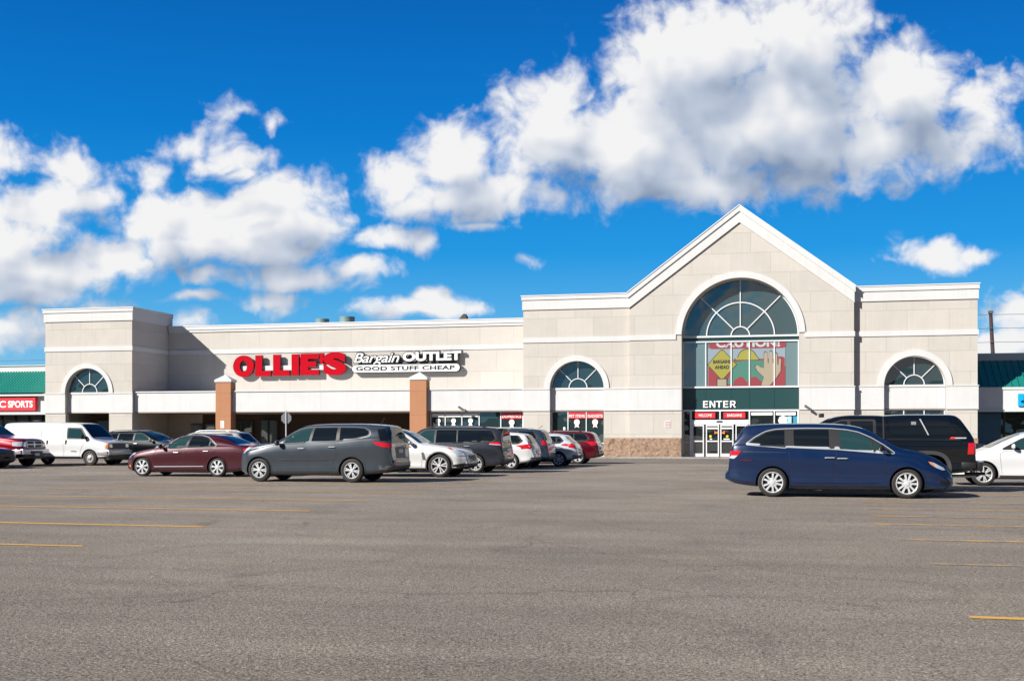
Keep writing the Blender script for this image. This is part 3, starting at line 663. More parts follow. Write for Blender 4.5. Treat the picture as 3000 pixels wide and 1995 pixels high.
for x0, x1 in ((-6.44, -5.72), (-5.6, -4.80), (-4.72, -3.92), (-3.80, -3.04)):
    slid = x0 in (-5.6, -4.72); y = YE-.07 if slid else YE-.05
    d = MB(); w_ = .07
    d.box(x0, x0+w_, y-.04, y, .07, 2.065); d.box(x1-w_, x1, y-.04, y, .07, 2.065)
    d.box(x0+w_, x1-w_, y-.04, y, 1.96, 2.065); d.box(x0+w_, x1-w_, y-.04, y, .07, .27); d.box(x0+w_, x1-w_, y-.04, y, .99, 1.07)
    dd = P(d, 'sliding_door', WHITEMETAL)
    if slid:
        q = MB(); q.box(x0+w_+.01, x1-w_-.01, y-.035, y-.03, 1.78, 1.88); q.build('door_notice', SIGNWHITE, dd)
        cx = (x0+x1)/2; q = MB(); q.lathe([(.002, 0), (.08, 0), (.08, .01)], 16, cx+(-.12 if x0 < -5 else .02), y-.045, 1.33, 'Y'); q.build('door_sticker', mat('yellow_sticker', (.75, .6, .02), .5), dd)
        q = MB(); q.box(cx-.2 if x0 > -5 else cx-.16, cx+.16 if x0 > -5 else cx-.02, y-.04, y-.033, 1.12, 1.2); q.build('door_sticker', SIGNWHITE, dd)
        sx = x1-w_-.21 if x0 < -5 else x0+w_+.01
        q = MB(); q.prism([(sx, 1.48), (sx+.2, 1.52), (sx+.2, 1.62), (sx+.06, 1.60), (sx+.02, 1.72)] if x0 < -5 else [(sx, 1.52), (sx+.2, 1.46), (sx+.19, 1.68), (sx+.05, 1.60)], [], y-.045, y-.04); q.build('door_sticker', mat('orange_sticker', (.85, .2, .03), .5), dd)
# red header signs over the doors, and white banners behind glass
for k, (x0, x1, t) in enumerate(((-6.28, -5.02, 'WELCOME'), (-4.52, -3.2, 'BARGAINS'))):
    q = MB(); q.box(x0, x1, YE-.11, YE-.05, 2.44, 2.8, .02); s_ = q.build('door_sign', REDFLAT)
    tag(s_, 'small red sign with white lettering above the %s sliding door leaves' % ('left' if k == 0 else 'right'), 'sign', 'red signs above the entrance doors')
    q = MB(); put_text(q, t, x0+.22, x1-.22, 2.54, 2.71, YE-.122, .008, .015); q.build('lettering', SIGNWHITE, s_)
q = MB(); q.box(-2.85, -1.58, YE-.03, YE-.005, 2.62, 2.8); q.box(-1.37, -.2, YE-.03, YE-.005, 2.62, 2.8); q.build('banner_strip', SIGNWHITE, lo)
q = MB(); q.prism([(-.95+.3*math.cos(R(a)), 2.3+.3*math.sin(R(a))) for a in (0, 45, 90, 135, 180, 225, 270, 315)], [], YE-.03, YE-.01); q.build('window_sticker', SIGNWHITE, lo)
q = MB(); q.box(-.7, -.45, YE-.03, YE-.01, 2.0, 2.55); q.build('window_poster', mat('cyan_poster', (.35, .6, .68), .5), lo)
q = MB(); q.box(-.35, -.1, YE-.03, YE-.01, 2.0, 2.55); q.build('window_poster', mat('blue_green_poster', (.03, .25, .4), .5), lo)

# ENTER letters
EL = [(0, 0), (1, 0), (1, .17), (.27, .17), (.27, .43), (.93, .43), (.93, .60), (.27, .60), (.27, .83), (.98, .83), (.98, 1), (0, 1)]
NL = [(0, 0), (.25, 0), (.25, .66), (.73, 0), (1, 0), (1, 1), (.75, 1), (.75, .36), (.27, 1), (0, 1)]
TL = [(.37, 0), (.63, 0), (.63, .83), (1, .83), (1, 1), (0, 1), (0, .83), (.37, .83)]
RL = [(0, 0), (.24, 0), (.24, .40), (.44, .40), (.72, 0), (1, 0), (.68, .43), (.85, .5), (.92, .62), (.93, .76), (.88, .9), (.76, .98), (.6, 1), (0, 1)]
RH = [(.24, .56), (.24, .84), (.56, .84), (.66, .80), (.69, .70), (.66, .60), (.56, .56)]
en = MB()
for (pl_, ho_), x0 in zip(((EL, None), (NL, None), (TL, None), (EL, None), (RL, RH)), (-5.77, -5.38, -4.97, -4.54, -4.13)):
    w_ = .31 if pl_ is EL else .36
    f_ = lambda l: [(x0+x*w_, 3.10+z*.42) for x, z in l]
    en.prism(f_(pl_), [f_(ho_)] if ho_ else [], YE-.09, YE-.03)
en = en.build('enter_sign', SIGNWHITE, recalc=True); tag(en, 'white ENTER letters on the dark green panel over the doors', 'sign')

# graphic on the front of the upper window, glass reflection painted into its colours
art = empty('window_banner', (-3.1, YE-.02, 5.8)); tag(art, 'large colourful warning banner with red header and yellow diamond in the upper entrance window', 'banner')
YA = YE-.022
def flat(name, pts, m, dy=0.0):
    q = MB(); q.prism(pts, [], YA-dy, YA-dy+.003); return q.build(name, m, art, recalc=True)
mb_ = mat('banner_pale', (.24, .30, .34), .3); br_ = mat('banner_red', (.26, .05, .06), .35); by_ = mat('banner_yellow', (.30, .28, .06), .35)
bg_ = mat('banner_green', (.07, .19, .15), .35); bs_ = mat('banner_skin', (.33, .28, .20), .4); bk_ = mat('banner_black', (.03, .03, .035), .4); bw_ = mat('banner_white', (.42, .48, .48), .35)  # banner colours dulled toward teal to imitate reflecting glass over them
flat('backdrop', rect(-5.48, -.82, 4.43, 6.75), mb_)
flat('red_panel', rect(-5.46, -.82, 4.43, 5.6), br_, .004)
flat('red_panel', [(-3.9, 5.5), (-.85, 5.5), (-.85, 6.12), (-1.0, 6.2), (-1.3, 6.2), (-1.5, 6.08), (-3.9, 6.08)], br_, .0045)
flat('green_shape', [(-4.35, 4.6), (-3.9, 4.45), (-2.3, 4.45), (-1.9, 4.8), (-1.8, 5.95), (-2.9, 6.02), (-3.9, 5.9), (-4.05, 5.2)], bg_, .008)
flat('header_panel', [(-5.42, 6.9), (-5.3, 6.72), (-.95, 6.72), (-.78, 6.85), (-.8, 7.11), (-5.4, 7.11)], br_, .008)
q = MB(); vs, fs = text_mesh('CAUTION!', .5, .04)
ax = min(v.x for v in vs); bx = max(v.x for v in vs); az = min(v.y for v in vs); bz = max(v.y for v in vs)
cutz = 7.11
pts = [(-4.98+(v.x-ax)/(bx-ax)*3.85, YA-.016+(0.5-v.z)*.003, min(6.80+(v.y-az)/(bz-az)*.55, cutz)) for v in vs]
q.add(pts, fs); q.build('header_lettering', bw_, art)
def diamond(s): 
    cx, cz = -4.62, 5.75; return [(cx-.86*s, cz), (cx-.08, cz-.86*s), (cx+.08, cz-.86*s), (cx+.86*s, cz), (cx+.08, cz+.86*s), (cx-.08, cz+.86*s)]
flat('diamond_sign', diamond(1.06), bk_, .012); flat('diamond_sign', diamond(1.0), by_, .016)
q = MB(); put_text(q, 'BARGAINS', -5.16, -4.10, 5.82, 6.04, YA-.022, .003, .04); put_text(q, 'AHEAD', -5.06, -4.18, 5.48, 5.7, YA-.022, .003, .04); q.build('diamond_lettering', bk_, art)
hat = [(-3.86, 6.1), (-3.7, 6.12)] + arc(-3.1, 6.1, .58, 170, 20, 12) + [(-2.36, 6.05), (-2.36, 5.98), (-3.86, 5.98)]
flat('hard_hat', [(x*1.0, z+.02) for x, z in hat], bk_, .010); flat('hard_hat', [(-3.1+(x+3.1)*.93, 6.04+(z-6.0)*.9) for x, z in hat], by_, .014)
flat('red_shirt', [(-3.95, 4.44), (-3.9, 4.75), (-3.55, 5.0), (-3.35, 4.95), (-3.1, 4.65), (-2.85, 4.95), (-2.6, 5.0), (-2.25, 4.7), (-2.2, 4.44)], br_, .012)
def hand(s, dy, m):
    P_ = [(-2.25, 4.44), (-2.1, 4.95), (-2.5, 5.35), (-2.62, 5.6), (-2.5, 5.7), (-2.3, 5.55), (-2.1, 5.5), (-2.08, 6.4), (-1.98, 6.5), (-1.88, 6.4), (-1.86, 5.8), (-1.80, 5.8), (-1.78, 6.45), (-1.68, 6.55), (-1.58, 6.45), (-1.56, 5.8), (-1.50, 5.8), (-1.48, 6.35), (-1.39, 6.43), (-1.3, 6.33), (-1.28, 5.7), (-1.22, 5.7), (-1.2, 6.05), (-1.12, 6.1), (-1.06, 6.0), (-1.1, 5.3), (-1.35, 4.9), (-1.75, 4.44)]
    cx, cz = -1.75, 5.4; flat('raised_hand', [(cx+(x-cx)*s, max(4.43, cz+(z-cz)*s)) for x, z in P_], m, dy)
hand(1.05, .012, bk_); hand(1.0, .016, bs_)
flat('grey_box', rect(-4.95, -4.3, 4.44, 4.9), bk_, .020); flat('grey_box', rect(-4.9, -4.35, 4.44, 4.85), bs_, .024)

# red headed stickers and round white stickers in the storefront windows
GS = 'window stickers'
def sticker(x0, x1, y, txt, lab):
    q = MB(); q.box(x0, x1, y-.068, y-.062, 2.46, 2.84); s_ = q.build('window_sticker', REDFLAT); tag(s_, lab, 'sticker', GS)
    q = MB(); put_text(q, txt, x0+.03, x1-.03, 2.52, 2.70, y-.074, .005, .02); q.build('lettering', SIGNWHITE, s_)
    cx = (x0+x1)/2; q = MB(); q.prism([(cx+.19*math.cos(R(a)), 2.22+.2*math.sin(R(a))) for a in range(0, 360, 20)], [], y-.068, y-.062)
    q.prism([(cx-.15, 1.86), (cx-.05, 1.92), (cx+.05, 1.92), (cx+.15, 1.86), (cx+.1, 2.07), (cx-.1, 2.07)], [], y-.0675, y-.0625)
    q.build('round_emblem', mat('pale_pink_sticker', (.72, .62, .63), .5), s_)
sticker(-18.68, -17.36, YC+.45, 'DOMESTICS', 'red topped sticker in the last storefront window before the beige wing')
sticker(-14.24, -13.16, YW+.45, 'PET ITEMS', 'red topped sticker in the middle window under the left arch')
sticker(-13.04, -12.02, YW+.45, 'GADGETS', 'red topped sticker in the right window under the left arch')
for k, (x0, x1) in enumerate(((-23.4, -22.56), (-22.44, -21.43), (-21.31, -20.26))):
    y = YC+.45
    q = MB(); q.box(x0, x1, y-.06, y-.055, 2.58, 2.82); s_ = q.build('window_sticker', SIGNWHITE)
    tag(s_, ['white strip and emblem sticker in the storefront window beside the right pillar', 'white strip and emblem sticker in the second storefront window from the right pillar', 'white strip and emblem sticker in the third storefront window from the right pillar'][k], 'sticker', GS)
    cx = (x0+x1)/2; q = MB(); q.prism([(cx+.165*math.cos(R(a)), 2.33+.165*math.sin(R(a))) for a in range(0, 360, 20)], [], y-.061, y-.056)
    q.prism([(cx-.07, 2.18), (cx-.14, 2.03), (cx, 1.97), (cx+.14, 2.03), (cx+.07, 2.18)], [], y-.0615, y-.0565); q.build('round_emblem', SIGNWHITE, s_)

# ------------------------------------------------------------------ big wall sign
def block_letter(ch):
    """heavy slab letters in a unit box"""
    if ch == 'O':
        o = [(.5+.5*math.cos(R(a)), .5+.5*math.sin(R(a))) for a in range(0, 360, 8)]
        i = [(.5+.17*math.cos(R(a)), .5+.26*math.sin(R(a))) for a in range(0, 360, 8)]
        return o, [i]
    if ch == 'L': return [(0, 0), (1, 0), (1, .26), (.44, .26), (.44, 1), (0, 1)], []
    if ch == 'I': return [(0, 0), (1, 0), (1, 1), (0, 1)], []
    if ch == 'E': return [(0, 0), (1, 0), (1, .25), (.42, .25), (.42, .38), (.86, .38), (.86, .63), (.42, .63), (.42, .75), (1, .75), (1, 1), (0, 1)], []
    if ch == "'": return [(.1, .0), (.7, 0), (1, .35), (1, 1), (0, 1), (0, .45)], []
    return None, []
YS = YM-.42
ol = empty('store_sign', (-35.2, YM, 5.6)); tag(ol, "large red three dimensional OLLIE'S lettering on the beige wall", 'sign')
LET = (('O', -39.57, -37.95, 5.55, 7.10), ('L', -37.83, -36.62, 5.60, 7.09), ('L', -36.45, -35.19, 5.62, 7.12), ('I', -35.03, -34.47, 5.63, 7.13), ('E', -34.35, -32.95, 5.64, 7.16), ("'", -32.88, -32.60, 6.42, 7.17), ('S', -32.62, -30.90, 5.60, 7.22))
for ch, x0, x1, z0, z1 in LET:
    front = MB(); side = MB()
    mp = lambda p: (x0+p[0]*(x1-x0), z0+p[1]*(z1-z0))
    o_, h_ = block_letter(ch)
    if ch == 'S':
        put_text(front, 'S', x0, x1, z0, z1, YS-.02, .02, .065); put_text(side, 'S', x0, x1, z0, z1, YS+.001, .2, .065)
    else:
        oo = [mp(p) for p in o_]; hh = [[mp(p) for p in h] for h in h_]
        front.prism(oo, hh, YS-.02, YS); side.prism(oo, hh, YS+.001, YS+.2)
    l = front.build('letter', RED, ol, recalc=True)
    side.build('letter_return', mat('sign_return_dark', (.05, .03, .035), .5), l, recalc=True)
q = MB(); q.box(-39.0, -31.2, YM-.26, YM-.1, 6.0, 6.35, .01); q.box(-39.0, -38.9, YM-.12, YM, 6.05, 6.3); q.box(-33, -32.9, YM-.12, YM, 6.05, 6.3); q.build('raceway', TRIM, ol)

og = empty('outlet_sign', (-26.5, YM, 5.8)); tag(og, 'white Bargain OUTLET lettering outlined in black over a GOOD STUFF CHEAP plate', 'sign')
outl = mat('sign_outline_black', (.015, .015, .018), .5)
q = MB(); put_text(q, 'Bargain', -30.40, -26.9, 6.16, 7.20, YS+.02, .2, .05, .32, .95, .0); q.build('script_outline', outl, og)
q = MB(); put_text(q, 'Bargain', -30.33, -26.97, 6.24, 7.12, YS-.0, .018, .004, .32, .95, .0); q.build('script_lettering', SIGNWHITE, og)
q = MB(); put_text(q, 'OUTLET', -26.78, -22.42, 6.45, 7.18, YS+.02, .2, .08, 0, 1.0, .04); q.build('block_outline', outl, og)
q = MB(); put_text(q, 'OUTLET', -26.72, -22.5, 6.5, 7.13, YS-.0, .018, .045, 0, 1.0, .04); q.build('block_lettering', SIGNWHITE, og)
def pill(x0, x1, z0, z1, y0, y1):
    r = (z1-z0)/2; c = (z0+z1)/2; q = MB(); q.prism(arc(x1-r, c, r, -90, 90, 14)+arc(x0+r, c, r, 90, 270, 14), [], y0, y1); return q
pill(-30.5, -22.55, 5.72, 6.34, YS+.0, YS+.22).build('plate_edge', outl, og)
pill(-30.44, -22.61, 5.78, 6.28, YS-.02, YS-.003).build('plate_face', SIGNWHITE, og)
q = MB(); put_text(q, 'GOOD STUFF CHEAP', -30.15, -22.95, 5.88, 6.19, YS-.035, .012, .035, 0, 1.06); q.build('plate_lettering', outl, og)
q = MB(); q.box(-30, -23, YM-.2, YM-.1, 6.35, 6.5); q.box(-29, -28.9, YM-.12, YM, 6.3, 6.5); q.box(-24, -23.9, YM-.12, YM, 6.3, 6.5); q.build('raceway', GREYTRIM, og)

# roof things
for k, (x, r, z1) in enumerate(((-35.4, .52, 10.26), (-33.38, .58, 10.38))):
    q = MB(); q.lathe([(r, 8.9), (r, z1-.12), (r*1.03, z1-.12), (r*1.03, z1-.04), (r*.9, z1), (.02, z1+.04)], 28, x, 84); o = q.build('roof_vent', mat('vent_green_grey', (.16, .26, .27), .5), None, smooth=True)
    tag(o, ['smaller grey green round vent on the store roof', 'larger grey green round vent on the store roof'][k], 'roof vent', 'round vents on the roof')
q = MB(); q.prism([(-23.35, 9.3), (-22.85, 9.3), (-22.82, 9.75), (-22.95, 9.95), (-23.08, 9.93), (-23.2, 9.78), (-23.35, 9.6)], [], 80, 80.5); o = q.build('roof_flashing', mat('weathered_dark_metal', (.07, .06, .05), .8)); tag(o, 'small dark weathered hood on the store roof near the left wing', 'roof hood')
q = MB(); q.prism([(-45, 9.38), (-41.2, 9.38), (-42.0, 9.52), (-43.4, 9.62), (-44.6, 9.6)], [], 82, 86); o = q.build('skylight', SIGNWHITE); tag(o, 'low white skylight dome on the roof beside the left tower', 'skylight')
# cameras
for k, (x, y, z) in enumerate(((-21.15, YC, 3.12), (.55, YG-.04, 3.05))):
    q = MB(); q.tube([(x-.22, y-.42, z+.12), (x+.12, y-.3, z-.12)], .075, 10); q.box(x+.06, x+.14, y-.3, y, z-.1, z-.04); o = q.build('security_camera', mat('camera_grey', (.16, .17, .17), .5), None)
    tag(o, ['grey security camera on the canopy above the storefront windows', 'grey security camera on the beige wall right of the entrance'][k], 'camera', 'security cameras')

# ------------------------------------------------------------------ neighbouring shops
lb = empty('shop_building', (-60, 75, 0)); tag(lb, 'low shop at the far left with green tiled awning roof and white fascia', 'shop')
q = MB(); q.box(-90, -51.9, 77.2, 100, 0, 6.0); q.build('wall', TAN, lb)
q = MB(); q.box(-90, -51.9, 75.9, 77.2, 6.02, 6.47); q.box(-90, -51.9, 75.8, 77.3, 6.473, 6.53); q.build('parapet', TRIM, lb)
# tiled slope: rows of real rounded ribs
vs = []; fs = []; nx = 900; prof = [(73.65, 4.32), (74.4, 4.9), (75.15, 5.45), (75.88, 5.98)]; ny = 16
for j in range(ny+1):
    t = j/ny; y = 73.65+t*2.23; z = 4.32+t*1.66
    for i in range(nx+1):
        x = -66+14.1*i/nx; ph = (x*4.3) % 1; bump = .07*abs(math.sin(math.pi*x*4.3))
        st = .05*(1-((t*8) % 1))
        vs.append((x, y-bump*.6-st*.5, z+bump*.8+st))
for j in range(ny):
    for i in range(nx): a = j*(nx+1)+i; fs.append((a, a+1, a+nx+2, a+nx+1))
q = MB(); q.add(vs, fs); q.build('tiled_awning', GREENTILE, lb, smooth=True)
q = MB(); q.box(-66, -51.9, 75.85, 75.95, 5.93, 6.02); q.build('ridge_flashing', GREENTILE, lb)
q = MB(); q.box(-90, -51.9, 73.55, 73.75, 4.18, 4.31); q.box(-90, -51.9, 73.62, 74.2, 2.86, 3.04); q.build('fascia_trim', TRIM, lb)
q = MB(); q.box(-90, -51.9, 74.0, 74.2, 3.042, 4.178); q.build('fascia', WHITE, lb)
q = MB(); q.box(-90, -51.9, 74.2, 77.2, 2.9, 3.0); q.build('soffit', SOFFIT, lb)
q = MB(); q.box(-90, -51.9, 76.6, 76.65, 0, 2.9); q.build('shop_window', GLASS2, lb)
q = MB()
for k in range(16): x = -52.1-k*1.15; q.box(x-.07, x+.07, 76.5, 76.598, 0, 2.9)
q.box(-90, -51.9, 76.5, 76.6, 2.5, 2.9); q.build('window_frame', DARKFRAME, lb)
ks = empty('shop_sign', (-55, 73.9, 3.6)); tag(ks, 'red lit box sign reading KC SPORTS in white on the left shop fascia', 'sign')
q = MB(); q.box(-57.0, -53.05, 73.72, 73.99, 3.14, 4.1, .02); q.build('sign_box', mat('red_panel_sign', (.72, .02, .035), .4), ks)
q = MB(); put_text(q, 'KC', -56.55, -55.45, 3.36, 3.85, 73.70, .015, .03); put_text(q, 'SPORTS', -55.28, -53.25, 3.36, 3.85, 73.70, .015, .035); q.build('lettering', SIGNWHITE, ks)

rb = empty('shop_building', (25, 78, 0)); tag(rb, 'low shop at the right edge with dark green metal roof and white fascia', 'shop')
q = MB(); q.box(10.14, 60, 78.6, 105, 0, 6.0); q.build('wall', TAN, rb)
q = MB(); q.box(10.14, 60, 77.9, 78.6, 6.0, 6.47); q.build('parapet', mat('grey_parapet', (.45, .47, .47), .6), rb)
q = MB(); q.add([(10.14, 75.1, 4.27), (60, 75.1, 4.27), (60, 77.9, 5.99), (10.14, 77.9, 5.99)], [(0, 1, 2, 3)])
for k in range(120):
    x = 10.3+k*.4; q.add([(x-.015, 75.1, 4.28), (x+.015, 75.1, 4.28), (x+.015, 77.9, 6.0), (x-.015, 77.9, 6.0), (x-.015, 75.07, 4.33), (x+.015, 75.07, 4.33), (x+.015, 77.87, 6.05), (x-.015, 77.87, 6.05)], [(4, 5, 6, 7), (0, 4, 7, 3), (1, 2, 6, 5), (0, 1, 5, 4)])
q.build('seam_roof', GREEN, rb)
q = MB(); q.box(10.14, 60, 75.0, 75.3, 4.12, 4.26); q.box(10.14, 60, 74.98, 75.3, 2.8, 2.92); q.build('fascia_trim', TRIM, rb)
q = MB(); q.box(10.14, 60, 75.05, 75.3, 2.922, 4.118); q.build('fascia', WHITE, rb)
q = MB(); q.box(10.14, 60, 75.3, 78.6, 2.85, 2.9); q.build('soffit', SOFFIT, rb)
q = MB(); q.box(10.14, 60, 77.2, 77.25, 0, 2.85); q.build('shop_window', GL3, rb)
q = MB(); q.box(10.4, 12.0, 77.1, 77.19, .6, 2.75); q.box(13.0, 14.4, 77.1, 77.19, .3, 1.7); q.build('window_poster', mat('deep_blue_poster', (.01, .10, .2), .3), rb)
q = MB()
for x in (12.2, 15.0, 18.0): q.box(x-.05, x+.05, 77.05, 77.2, 0, 2.85)
q.build('window_frame', DARKFRAME, rb)
bs = MB(); put_text(bs, 'kids', 12.62, 15.2, 3.12, 3.86, 74.92, .1, .05); o = bs.build('blue_sign', mat('sign_blue', (.0, .36, .78), .4)); tag(o, 'bright blue sign letters cut by the right edge on the white fascia', 'sign')

# ------------------------------------------------------------------ utility pole and wires, sign posts
up_ = empty('utility_pole', (14.1, 95, 0)); tag(up_, 'dark leaning utility pole rising behind the right shop roof', 'utility pole')
q = MB(); q.tube([(14.6, 95, 0), (14.05, 95, 10.75)], [.19, .13], 12); q.build('pole', mat('pole_wood', (.055, .035, .04), .9), up_)
q = MB(); q.box(13.9, 14.22, 94.75, 95.2, 10.55, 10.75); 
for z in (9.42, 8.4): q.tube([(14.02, 94.8, z), (14.2, 94.8, z)], .05)
q.build('insulator', GREYTRIM, up_)
for k, z in enumerate((10.45, 9.42, 8.38)):
    q = MB(); q.tube([(14.1+dx, 94.75-dx*.1, z+(-.0025*dx*(60-dx) if dx > 0 else .0025*dx*(60+dx))*.12) for dx in range(-75, 76, 5)], .018, 5)
    o = q.build('power_line', mat('wire_grey', (.08, .09, .1), .6)); tag(o, '%s power line strung past the leaning utility pole on the right' % ['topmost', 'middle', 'lowest'][k], 'power line', 'power lines at the right')
for k, z in enumerate((9.3, 6.9)):
    q = MB(); q.tube([(-170+dx, 112, z+.0006*(dx-60)**2*.3) for dx in range(0, 121, 6)], .02, 5)
    o = q.build('power_line', MATS['wire_grey']); tag(o, '%s thin power line in the sky left of the tower' % ['upper', 'lower'][k], 'power line', 'power lines at the left')

ss = empty('stop_sign', (-31.08, 68, 0)); tag(ss, 'grey back of an octagonal stop sign on a steel post behind the grey crossover', 'stop sign')
q = MB(); q.box(-31.11, -31.05, 67.97, 68.03, 0, 2.95); q.build('post', STEEL, ss)
q = MB(); q.prism([(-31.08+.36*math.cos(R(22.5+45*k)), 2.46+.36*math.sin(R(22.5+45*k))) for k in range(8)], [], 68.035, 68.045); q.build('octagon_plate', mat('sign_back_grey', (.13, .14, .16), .5, .3), ss)
ps = empty('sign_post', (-12.21, 62, 0)); tag(ps, 'slim white sign seen edge on behind the dark red crossover', 'sign post')
q = MB(); q.box(-12.28, -12.17, 61.97, 62.03, 0, 1.85); q.build('post', SIGNWHITE, ps)
q = MB(); q.box(-12.19, -11.8, 61.98, 62.0, 1.28, 1.45); q.build('small_plate', SIGNWHITE, ps)
# ------------------------------------------------------------------ vehicles
def interp(pts, x):
    """monotone cubic through (x, value) points"""
    n = len(pts)
    if x <= pts[0][0]: return pts[0][1]
    if x >= pts[-1][0]: return pts[-1][1]
    i = next(k for k in range(n-1) if pts[k+1][0] >= x)
    sl = [(pts[k+1][1]-pts[k][1])/max(1e-6, pts[k+1][0]-pts[k][0]) for k in range(n-1)]
    def tan(k):
        if k == 0: return sl[0]
        if k == n-1: return sl[-1]
        a, b = sl[k-1], sl[k]
        return 0 if a*b <= 0 else 2*a*b/(a+b)
    h = pts[i+1][0]-pts[i][0]; t = (x-pts[i][0])/h; m0, m1 = tan(i)*h, tan(i+1)*h
    return (2*t**3-3*t*t+1)*pts[i][1]+(t**3-2*t*t+t)*m0+(-2*t**3+3*t*t)*pts[i+1][1]+(t**3-t*t)*m1
class Body:
    def __init__(b, sp):
        b.sp = sp; L = sp['L']; b.L = L
        xs = set()
        n = 86
        for i in range(n+1):
            t = i/n; xs.add(round(L*(t-.035*math.sin(4*math.pi*t)*0+0), 4))
        for k in (.015, .03, .05, .08, .12, .16, .2): xs.add(round(k*1.0, 4)); xs.add(round(L-k, 4))
        b.xs = sorted(xs); rings = []
        for x in b.xs: rings.append(b.ring(x))
        m = len(rings[0]); vs = []; fs = []
        def rg(r, x, s, cz):
            return [(x, y*s, cz+(z-cz)*s) for y, z in r]
        seq = []
        r0 = rings[0]; c0 = (r0[0][1]+r0[m//2][1])/2
        for s, dx in ((.35, -.055), (.7, -.05), (.88, -.038), (.96, -.02)): seq.append(rg(r0, dx*sp.get('bulge', 1), s, c0))
        for x, r in zip(b.xs, rings): seq.append([(x, y, z) for y, z in r])
        r1 = rings[-1]; c1 = (r1[0][1]+r1[m//2][1])/2
        for s, dx in ((.965, .02), (.9, .036), (.7, .045), (.35, .05)): seq.append(rg(r1, L+dx*sp.get('bulge_rear', sp.get('bulge', 1)), s, c1))
        for q in seq: vs += q
        for i in range(len(seq)-1):
            for k in range(m): fs.append((i*m+k, i*m+(k+1) % m, (i+1)*m+(k+1) % m, (i+1)*m+k))
        fs.append(tuple(range(m))); fs.append(tuple((len(seq)-1)*m+k for k in range(m))[::-1])
        b.vs, b.fs = vs, fs
        b.bvh = BVHTree.FromPolygons([Vector(v) for v in vs], fs)
    def ring(b, x):
        sp = b.sp
        zt = interp(sp['top'], x); zb = interp(sp['bot'], x); zk = min(interp(sp['belt'], x), zt-.035); hw = interp(sp['plan'], x)
        h = zt-zk; tc = sp.get('tumble', .34); D = zk-zb
        wt = max(.25, hw*.935-tc*h-.02)
        p = [(0, zb), (hw*.55, zb), (hw*.86, zb+.005), (hw*.945, zb+.05), (hw*.982, zb+.13*D), (hw*.972, zb+.36*D), (hw*1.0, zb+.66*D), (hw*.997, zb+.80*D), (hw*.958, zk-.01),
             (hw*.935-tc*h*.08, zk+.06*h), (hw*.935-tc*h*.5, zk+.5*h), (wt+.012, zt-min(.085, .34*h)), (wt-.03, zt-min(.035, .14*h)), (wt-.12, zt-min(.012, .05*h)), (wt*.5, zt+.008), (0, zt+.014)]
        out = []
        for i in range(len(p)-1):
            a = p[max(0, i-1)]; q = p[i]; r = p[i+1]; d = p[min(len(p)-1, i+2)]
            for k in range(3):
                t = k/3
                out.append(tuple(.5*((2*q[j])+(-a[j]+r[j])*t+(2*a[j]-5*q[j]+4*r[j]-d[j])*t*t+(-a[j]+3*q[j]-3*r[j]+d[j])*t**3) for j in (0, 1)))
        half = out+[p[-1]]
        return [(-y, z) for y, z in half]+[(y, z) for y, z in half[-2:0:-1]]
    def hit(b, a, c, d):
        L = b.L
        o, dr = {'N': ((a, -4, c), (0, 1, 0)), 'S': ((a, 4, c), (0, -1, 0)), 'F': ((-3, a, c), (1, 0, 0)), 'B': ((L+3, a, c), (-1, 0, 0)), 'T': ((a, c, 5), (0, 0, -1))}[d]
        loc, no, idx, _ = b.bvh.ray_cast(Vector(o), Vector(dr))
        if loc is None:
            o = Vector(o); o2 = {'N': (a, -.9, c), 'S': (a, .9, c), 'F': (0, a, c), 'B': (L, a, c), 'T': (a, c, 1.4)}[d]
            loc, no, idx, _ = b.bvh.find_nearest(Vector(o2))
        if no.dot(Vector(dr)) > 0: no = -no
        return loc, no
    def patch(b, poly, d, off=.006, step=.07):
        """drapes a flat outline on the body surface, seen along direction d"""
        dense = []
        for i, p in enumerate(poly):
            q = poly[(i+1) % len(poly)]; l = math.hypot(q[0]-p[0], q[1]-p[1]); n = max(1, int(l/step))
            dense += [(p[0]+(q[0]-p[0])*k/n, p[1]+(q[1]-p[1])*k/n) for k in range(n)]
        x0 = min(p[0] for p in dense); x1 = max(p[0] for p in dense); z0 = min(p[1] for p in dense); z1 = max(p[1] for p in dense)
        def inside(x, z):
            c = False; n = len(dense)
            for i in range(n):
                a, e = dense[i], dense[i-1]
                if (a[1] > z) != (e[1] > z) and x < (e[0]-a[0])*(z-a[1])/(e[1]-a[1])+a[0]: c = not c
            return c
        pts = list(dense); st = step
        nx = int((x1-x0)/st); nz = int((z1-z0)/st)
        for i in range(1, nx+1):
            for j in range(1, nz+1):
                x, z = x0+(i-.3*(j % 2))*st, z0+(j-.5)*st
                if inside(x, z) and min((x-q[0])**2+(z-q[1])**2 for q in dense) > (st*.4)**2: pts.append((x, z))
        res = geometry.delaunay_2d_cdt([Vector(p) for p in pts], [(i, (i+1) % len(dense)) for i in range(len(dense))], [], 1, 1e-5)
        V, F = res[0], res[2]; vs = []
        for v in V:
            loc, no = b.hit(v[0], v[1], d); vs.append(tuple(loc+no*off))
        return vs, [tuple(f) for f in F]

